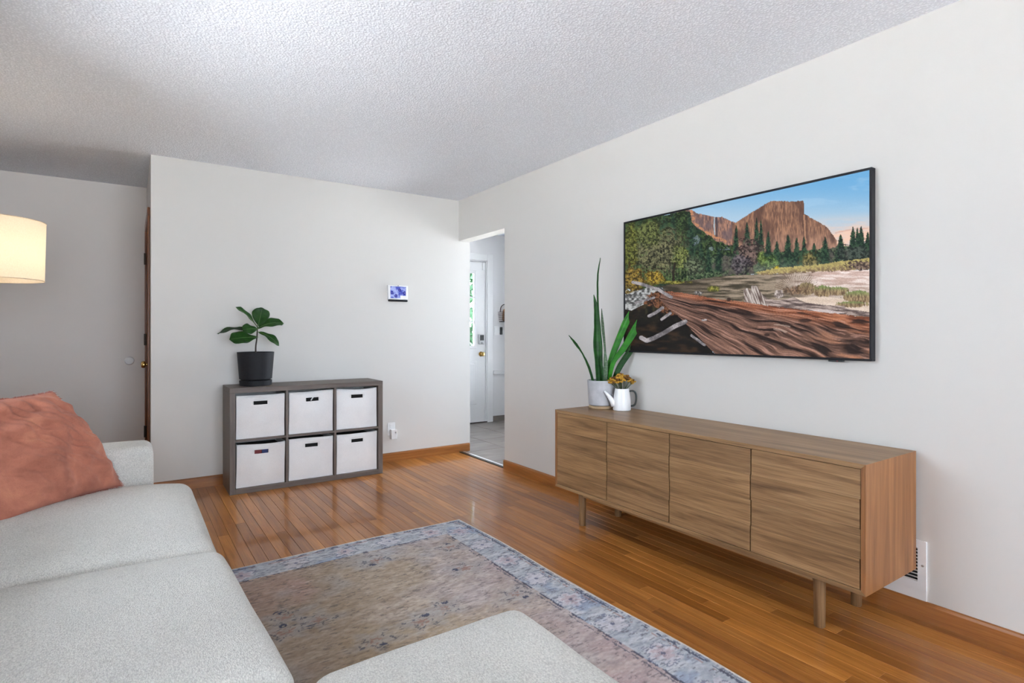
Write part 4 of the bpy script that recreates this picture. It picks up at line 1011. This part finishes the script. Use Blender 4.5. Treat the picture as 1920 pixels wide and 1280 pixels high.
jx, jy = 2.520, 2.484
t = thing('watering_jug', 'small white watering jug with dark handle beside the snake plant', 'watering jug', (jx, jy, ST), -YAW)
lathe('jug_body', [(0.050, 0), (0.0535, 0.002), (0.0545, 0.008), (0.0535, 0.06), (0.048, 0.10), (0.0425, 0.130), (0.0420, 0.134), (0.0395, 0.134), (0.045, 0.10), (0.049, 0.06), (0.048, 0.01), (0.01, 0.006)], 'enamel', t, 40)
bm = bmesh.new(); add_tube(bm, [(-0.046, 0, 0.030), (-0.060, 0, 0.058), (-0.085, 0, 0.092), (-0.108, 0, 0.118)], [0.022, 0.017, 0.011, 0.0065], 16)
from_bm('spout', bm, 'enamel', t, smooth=True)
tube('handle', spline([(0.041, 0, 0.116), (0.070, 0, 0.118), (0.086, 0, 0.100), (0.088, 0, 0.062), (0.078, 0, 0.032), (0.050, 0, 0.024)], 6), 0.0058, 'handle', t, 10)
t = thing('flower_bunch', 'bunch of dried golden flowers in the white watering jug', 'flowers', (jx, jy, ST+0.08), -YAW)
rg = random.Random(9)
bme_ = None
for k in range(64):
    a = rg.uniform(0, 6.283); rr = math.sqrt(rg.random()); hx_, hy_ = 0.082*rr*math.cos(a)-0.004, 0.060*rr*math.sin(a); hz_ = 0.082+0.048*(1-rr*rr)+rg.uniform(-0.010, 0.014)
    bx_, by_ = 0.026*rr*math.cos(a), 0.026*rr*math.sin(a)
    tube('stem', [(bx_*0.5, by_*0.5, 0.0), (bx_, by_, 0.045), (hx_*0.8, hy_*0.8, hz_*0.85), (hx_, hy_, hz_)], 0.0009, 'stem', t, 5)
    bm = bmesh.new()
    for q in range(5):
        an = q*1.2566+k; ra = 0.0075 if q else 0.0
        mtx = Matrix.Translation((hx_+ra*math.cos(an), hy_+ra*math.sin(an), hz_+rg.uniform(-0.002, 0.003)))
        bmesh.ops.create_icosphere(bm, subdivisions=1, radius=rg.uniform(0.0052, 0.0078), matrix=mtx)
    from_bm('blossom', bm, 'flower' if k % 3 else 'flowerdark', t)

# ------------------------------------------------------------------ wall register
t = thing('wall_register', 'white metal floor-level air register behind the end of the sideboard', 'air register', (XR, 1.08, 0.08))
ry0, ry1, rz0, rz1 = 0.921, 1.27, 0.120, 0.318
bm = bmesh.new()
for a in ((ry0, ry1, rz0, rz0+0.030), (ry0, ry1, rz1-0.030, rz1), (ry0, ry0+0.030, rz0+0.030, rz1-0.030), (ry1-0.030, ry1, rz0+0.030, rz1-0.030)): add_box(bm, XR-0.008, XR-0.0004, *a)
loc_bm(bm, t); from_bm('frame', bm, 'white', t)
pbox('duct', t, XR-0.002, XR-0.0004, ry0+0.03, ry1-0.03, rz0+0.03, rz1-0.03, 'dark')
nl = 11
for k in range(nl):
    z = rz0+0.034+k*(rz1-rz0-0.066)/(nl-1)
    bm = bmesh.new(); add_box(bm, -0.006, 0.006, -(ry1-ry0)/2+0.03, (ry1-ry0)/2-0.03, -0.0007, 0.0007)
    bmesh.ops.rotate(bm, verts=bm.verts, cent=(0, 0, 0), matrix=Matrix.Rotation(R(38), 3, 'Y')); o = from_bm('louver', bm, 'white', t, loc=(-0.0075, (ry0+ry1)/2-t.location.y, z-t.location.z))
lathe('screw', [(0.0045, 0), (0.0045, 0.001), (0.003, 0.002)], 'chrome', t, 12, loc=(-0.008, ry0+0.012-t.location.y, (rz0+rz1)/2-t.location.z), rot=(0, R(-90), 0))
pbox('lower_flange', t, XR-0.004, XR-0.0004, ry0+0.001, ry1-0.001, 0.078, rz0, 'white')

# ------------------------------------------------------------------ sofa, ottoman, pillow
def cushion(name, x0, x1, y0, y1, z0, z1, r, parent, crown=0.03, seed=0, mat='sofa', n=18, droop=0.0, wr=0.004, skew=0.0):
    hx, hy, hz = (x1-x0)/2, (y1-y0)/2, (z1-z0)/2
    def fn(p):
        u, v = p.x/hx, p.y/hy
        p.x -= skew*v*max(0.0, u)
        if p.z > 0: p.z += crown*(1-u**4)*(1-v**4)-crown*0.3-droop*max(0, u)**3
        nn = mnoise.noise(Vector((p.x*4+seed, p.y*4, p.z*4))); p = p+Vector((0, 0, wr*nn if p.z > 0 else 0))
        p.x += wr*mnoise.noise(Vector((p.y*3+seed*2, p.z*6, 3))); return p
    V, F = rbox(hx, hy, hz, r, n, 5, fn)
    return pyd(name, V, F, 'sofa' if mat is None else mat, parent, smooth=True, loc=((x0+x1)/2-parent.location.x, (y0+y1)/2-parent.location.y, (z0+z1)/2-parent.location.z))
t = thing('sofa', 'light grey woven fabric sofa along the left side', 'sofa', (-0.3, 1.7, 0))
cushion('seat_cushion', -0.60, 0.256, 2.120, 3.180, 0.27, 0.450, 0.055, t, 0.034, 1, droop=0.012)
cushion('seat_cushion', -0.60, 0.283, 1.238, 2.110, 0.27, 0.452, 0.050, t, 0.034, 5, droop=0.004, skew=0.018)
cushion('seat_cushion', -0.60, 0.282, 0.075, 1.230, 0.27, 0.450, 0.055, t, 0.020, 9)
cushion('base', -0.86, 0.20, -0.10, 3.40, 0.09, 0.285, 0.03, t, 0.0, 3, wr=0.002)
cushion('armrest', -0.88, 0.099, 3.185, 3.420, 0.10, 0.618, 0.040, t, 0.006, 4, wr=0.002)
cushion('armrest', -0.88, 0.100, -0.18, 0.065, 0.10, 0.628, 0.040, t, 0.006, 6, wr=0.002)
cushion('backrest', -0.90, -0.70, -0.17, 3.41, 0.10, 0.70, 0.05, t, 0.006, 7, wr=0.003)
for k, (a, b) in enumerate(((2.12, 3.13), (1.1, 2.11), (0.08, 1.09))): cushion('back_cushion', -0.74, -0.58, a, b, 0.44, 0.80, 0.06, t, 0.01, 21+k)
for (lx, ly) in ((-0.72, -0.08), (0.08, -0.08), (-0.72, 3.28), (0.08, 3.28)):
    bm = bmesh.new(); add_lathe(bm, [(0.016, 0), (0.025, 0.095)], 16, lx, ly, 0.0075 if ly < 3 and lx > -0.3 else 0); loc_bm(bm, t); sharp(from_bm('leg', bm, 'conleg', t, smooth=True))
t = thing('ottoman', 'light grey fabric ottoman at the lower edge of the rug', 'ottoman', (0.58, 0.80, 0.0075))
cushion('top_cushion', 0.296, 0.858, 0.40, 1.228, 0.30, 0.448, 0.055, t, 0.018, 15)
cushion('base', 0.312, 0.846, 0.41, 1.212, 0.10, 0.315, 0.03, t, 0.0, 16, wr=0.002)
for (lx, ly) in ((0.37, 0.46), (0.79, 0.46), (0.37, 1.15), (0.79, 1.15)):
    bm = bmesh.new(); add_lathe(bm, [(0.016, 0), (0.023, 0.10)], 16, lx, ly, 0.0075); loc_bm(bm, t); sharp(from_bm('leg', bm, 'conleg', t, smooth=True))

t = thing('throw_pillow', 'terracotta linen throw pillow with frayed edges leaning on the sofa arm', 'pillow', (-0.213, 2.940, 0.468))
e1 = V0((0.695, 0.719, 0)); lean = R(27); upv = V0((0, 0, 1))*math.cos(lean)+V0((-0.719, 0.695, 0))*math.sin(lean); nv3 = e1.cross(upv).normalized()
def pillow():
    n = 76; S = 0.265; V = []; F = []; edge = []
    def pt3(u, v, sgn):
        au, av = abs(u), abs(v)
        k = (1-au**2.6)*(1-av**2.6); th = 0.088*max(0, k)**0.55
        shr = 1-0.055*(1-v*v) if True else 1
        x = S*u*(1-0.05*(1-av*av)); y = S*v*(1-0.05*(1-au*au))
        x *= 1-0.07*(v+1)-0.18*max(0, v)**1.4                    # slumped, narrower at the top
        y -= 0.035*max(0, v)*max(0, u)*0.0
        # gathered folds running in from the edges, sag folds across
        fold = 0.015*math.sin(14*v+5*u+2*mnoise.noise(Vector((u*2, v*2, 1))))*(au**2)*(1-au**6)+0.010*math.sin(15*u+4*v)*(av**2)*(1-av**6)
        fold += 0.034*mnoise.noise(Vector((u*2.0+3, v*3.6-u, sgn)))*k+0.020*(0.5-abs(mnoise.noise(Vector((u*2.6, v*6+u*4, sgn*2)))))*k**0.5+0.010*mnoise.noise(Vector((u*7+v*5, v*9, sgn)))*k**0.4
        z = sgn*(th)+fold*min(1, th*40)
        # bottom half bulges where it sits
        z += 0.02*sgn*k*max(0, -v)
        return e1*(x-0.048*((v+1)/2)**2)+upv*((y+S*0.955)*0.93)+nv3*z
    for sgn in (1, -1):
        base = len(V)
        for j in range(n+1):
            for i in range(n+1): V.append(pt3(-1+2*i/n, -1+2*j/n, sgn))
        for j in range(n):
            for i in range(n):
                q = base+j*(n+1)+i; f = [q, q+1, q+n+2, q+n+1]; F.append(f if sgn > 0 else f[::-1])
    bm = bmesh.new(); vs = [bm.verts.new(v) for v in V]; [bm.faces.new([vs[i] for i in f]) for f in F]
    bmesh.ops.remove_doubles(bm, verts=bm.verts, dist=0.0008)
    o = from_bm('cover', bm, 'linen', t, smooth=True)
    # frayed fringe all round
    rg = random.Random(4); V = []; F = []
    for k in range(2600):
        s_ = rg.random(); side = rg.randrange(4); q = s_*2-1
        u, v = [(q, 1), (q, -1), (1, q), (-1, q)][side]
        p = pt3(u*0.998, v*0.998, 1)*0.5+pt3(u*0.998, v*0.998, -1)*0.5
        out = (e1*(u if side > 1 else 0)+upv*(v if side < 2 else 0)).normalized()
        if side == 1: out = (out*0.2+nv3*0.9).normalized()
        d = (out+e1*rg.gauss(0, .5)+upv*rg.gauss(0, .4)+nv3*rg.gauss(0, .6)).normalized(); L = rg.uniform(0.006, 0.016); w_ = d.cross(nv3).normalized()*0.0009; bend = V0((0, 0, -0.004))
        i = len(V); V += [p-w_, p+w_, p+d*L*0.6+w_*0.8, p+d*L*0.6-w_*0.8, p+d*L+bend]; F += [[i, i+1, i+2, i+3], [i+3, i+2, i+4]]
    f = pyd('fringe', V, F, 'fringe', t); f['kind'] = 'stuff'
pillow()

# ------------------------------------------------------------------ floor lamp
lx, ly = -0.600, 3.905
t = thing('floor_lamp', 'floor lamp with glowing cream drum shade behind the sofa', 'lamp', (lx, ly, 0))
lathe('base', [(0.14, 0), (0.145, 0.004), (0.14, 0.018), (0.02, 0.026)], 'black', t, 40)
tube('pole', [(0, 0, 0.02), (0, 0, 0.8), (0, 0, 1.52)], 0.011, 'brass', t, 14)
zb, zt = 1.433, 1.740
bm = bmesh.new(); add_lathe(bm, [(0.226, zb), (0.2265, zb+0.004), (0.233, zt-0.004), (0.233, zt)], 64, cap0=False, cap1=False)
o = from_bm('lamp_shade', bm, 'shade', t, smooth=True)
for z, r in ((zb, 0.226), (zt, 0.233)):
    bm = bmesh.new(); add_tube(bm, [(r*math.cos(a), r*math.sin(a), z) for a in np.linspace(0, 2*math.pi, 65)], 0.0022, 6, False); from_bm('shade_ring', bm, 'shade', o, smooth=True)
bm = bmesh.new()
for k in range(3):
    a = k*2.094+0.4; add_tube(bm, [(0, 0, zt-0.03), (0.232*math.cos(a), 0.232*math.sin(a), zt-0.008)], 0.002, 6)
from_bm('spider', bm, 'brass', t)
lathe('socket', [(0.018, 1.48), (0.018, 1.545), (0.012, 1.55)], 'brass', t, 16)
bm = bmesh.new(); bmesh.ops.create_uvsphere(bm, u_segments=20, v_segments=12, radius=0.032, matrix=Matrix.Translation((0, 0, 1.585)))
mb = M('bulb_glow'); mb.col((0.9, 0.85, 0.75, 1)); mb.p.inputs['Emission Color'].default_value = (1.0, 0.78, 0.52, 1); mb.p.inputs['Emission Strength'].default_value = 38.0; MT['bulb'] = mb.m
from_bm('bulb', bm, 'bulb', t, smooth=True)
off = RT*0.066-FW*0.02
tube('pull_chain', [(off.x*0.3, off.y*0.3, 1.50), (off.x, off.y, 1.46), (off.x, off.y, 1.352)], 0.0016, 'brass', t, 6)
bm = bmesh.new(); bmesh.ops.create_uvsphere(bm, u_segments=12, v_segments=8, radius=0.007, matrix=Matrix.Translation((off.x, off.y, 1.346))); from_bm('pull_knob', bm, 'brass', t, smooth=True)

# ------------------------------------------------------------------ small things in the entry
t = thing('wall_basket', 'black wire basket hanging on the entry wall', 'basket', (4.11, YE, 1.30))
for k in range(6):
    z = 0.01+k*0.024; r = 0.082+0.004*k; tube('wire', [(-r, -0.004, z), (-r, -0.09, z), (r, -0.09, z), (r, -0.004, z)], 0.0032, 'black', t, 6)
for k in range(9):
    x = -0.08+k*0.02; tube('wire', [(x, -0.09, 0.005), (x, -0.09, 0.135)], 0.0025, 'black', t, 6)
pbox('basket_bottom', t, 4.03, 4.19, YE-0.088, YE-0.004, 1.30, 1.306, 'black')
tube('hanging_loop', spline([(-0.07, -0.006, 0.13), (-0.055, -0.008, 0.20), (0, -0.008, 0.235), (0.055, -0.008, 0.20), (0.07, -0.006, 0.13)], 6), 0.0055, 'black', t, 8)
V, F = rbox(0.062, 0.034, 0.085, 0.03, 6, 6, lambda p: Vector((p.x*(1-0.25*max(0, p.z/0.085))+0.004*mnoise.noise(p*30), p.y+0.003*mnoise.noise(p*25), p.z)))
o = pyd('leather_pouch', V, F, 'tan', None, smooth=True, loc=(4.118, YE-0.048, 1.393)); tag(o, 'tan leather pouch standing in the black wall basket', 'pouch')
t = thing('light_switch', 'white double light switch plate on the entry wall', 'light switch', (3.985, YE, 1.13))
pbox('cover_plate', t, 3.948, 4.028, YE-0.006, YE-0.0003, 1.130, 1.245, 'white', 0.003, 2)
for x in (3.962, 3.994): pbox('rocker', t, x, x+0.022, YE-0.010, YE-0.005, 1.155, 1.220, 'white', 0.002)
t = thing('wall_remote', 'small black remote mounted beside the light switch', 'remote', (4.053, YE, 1.13))
pbox('remote_body', t, 4.040, 4.072, YE-0.020, YE-0.0003, 1.135, 1.235, 'black', 0.005, 2); pbox('remote_button', t, 4.049, 4.063, YE-0.0215, YE-0.019, 1.190, 1.215, 'charcoal', 0.001)
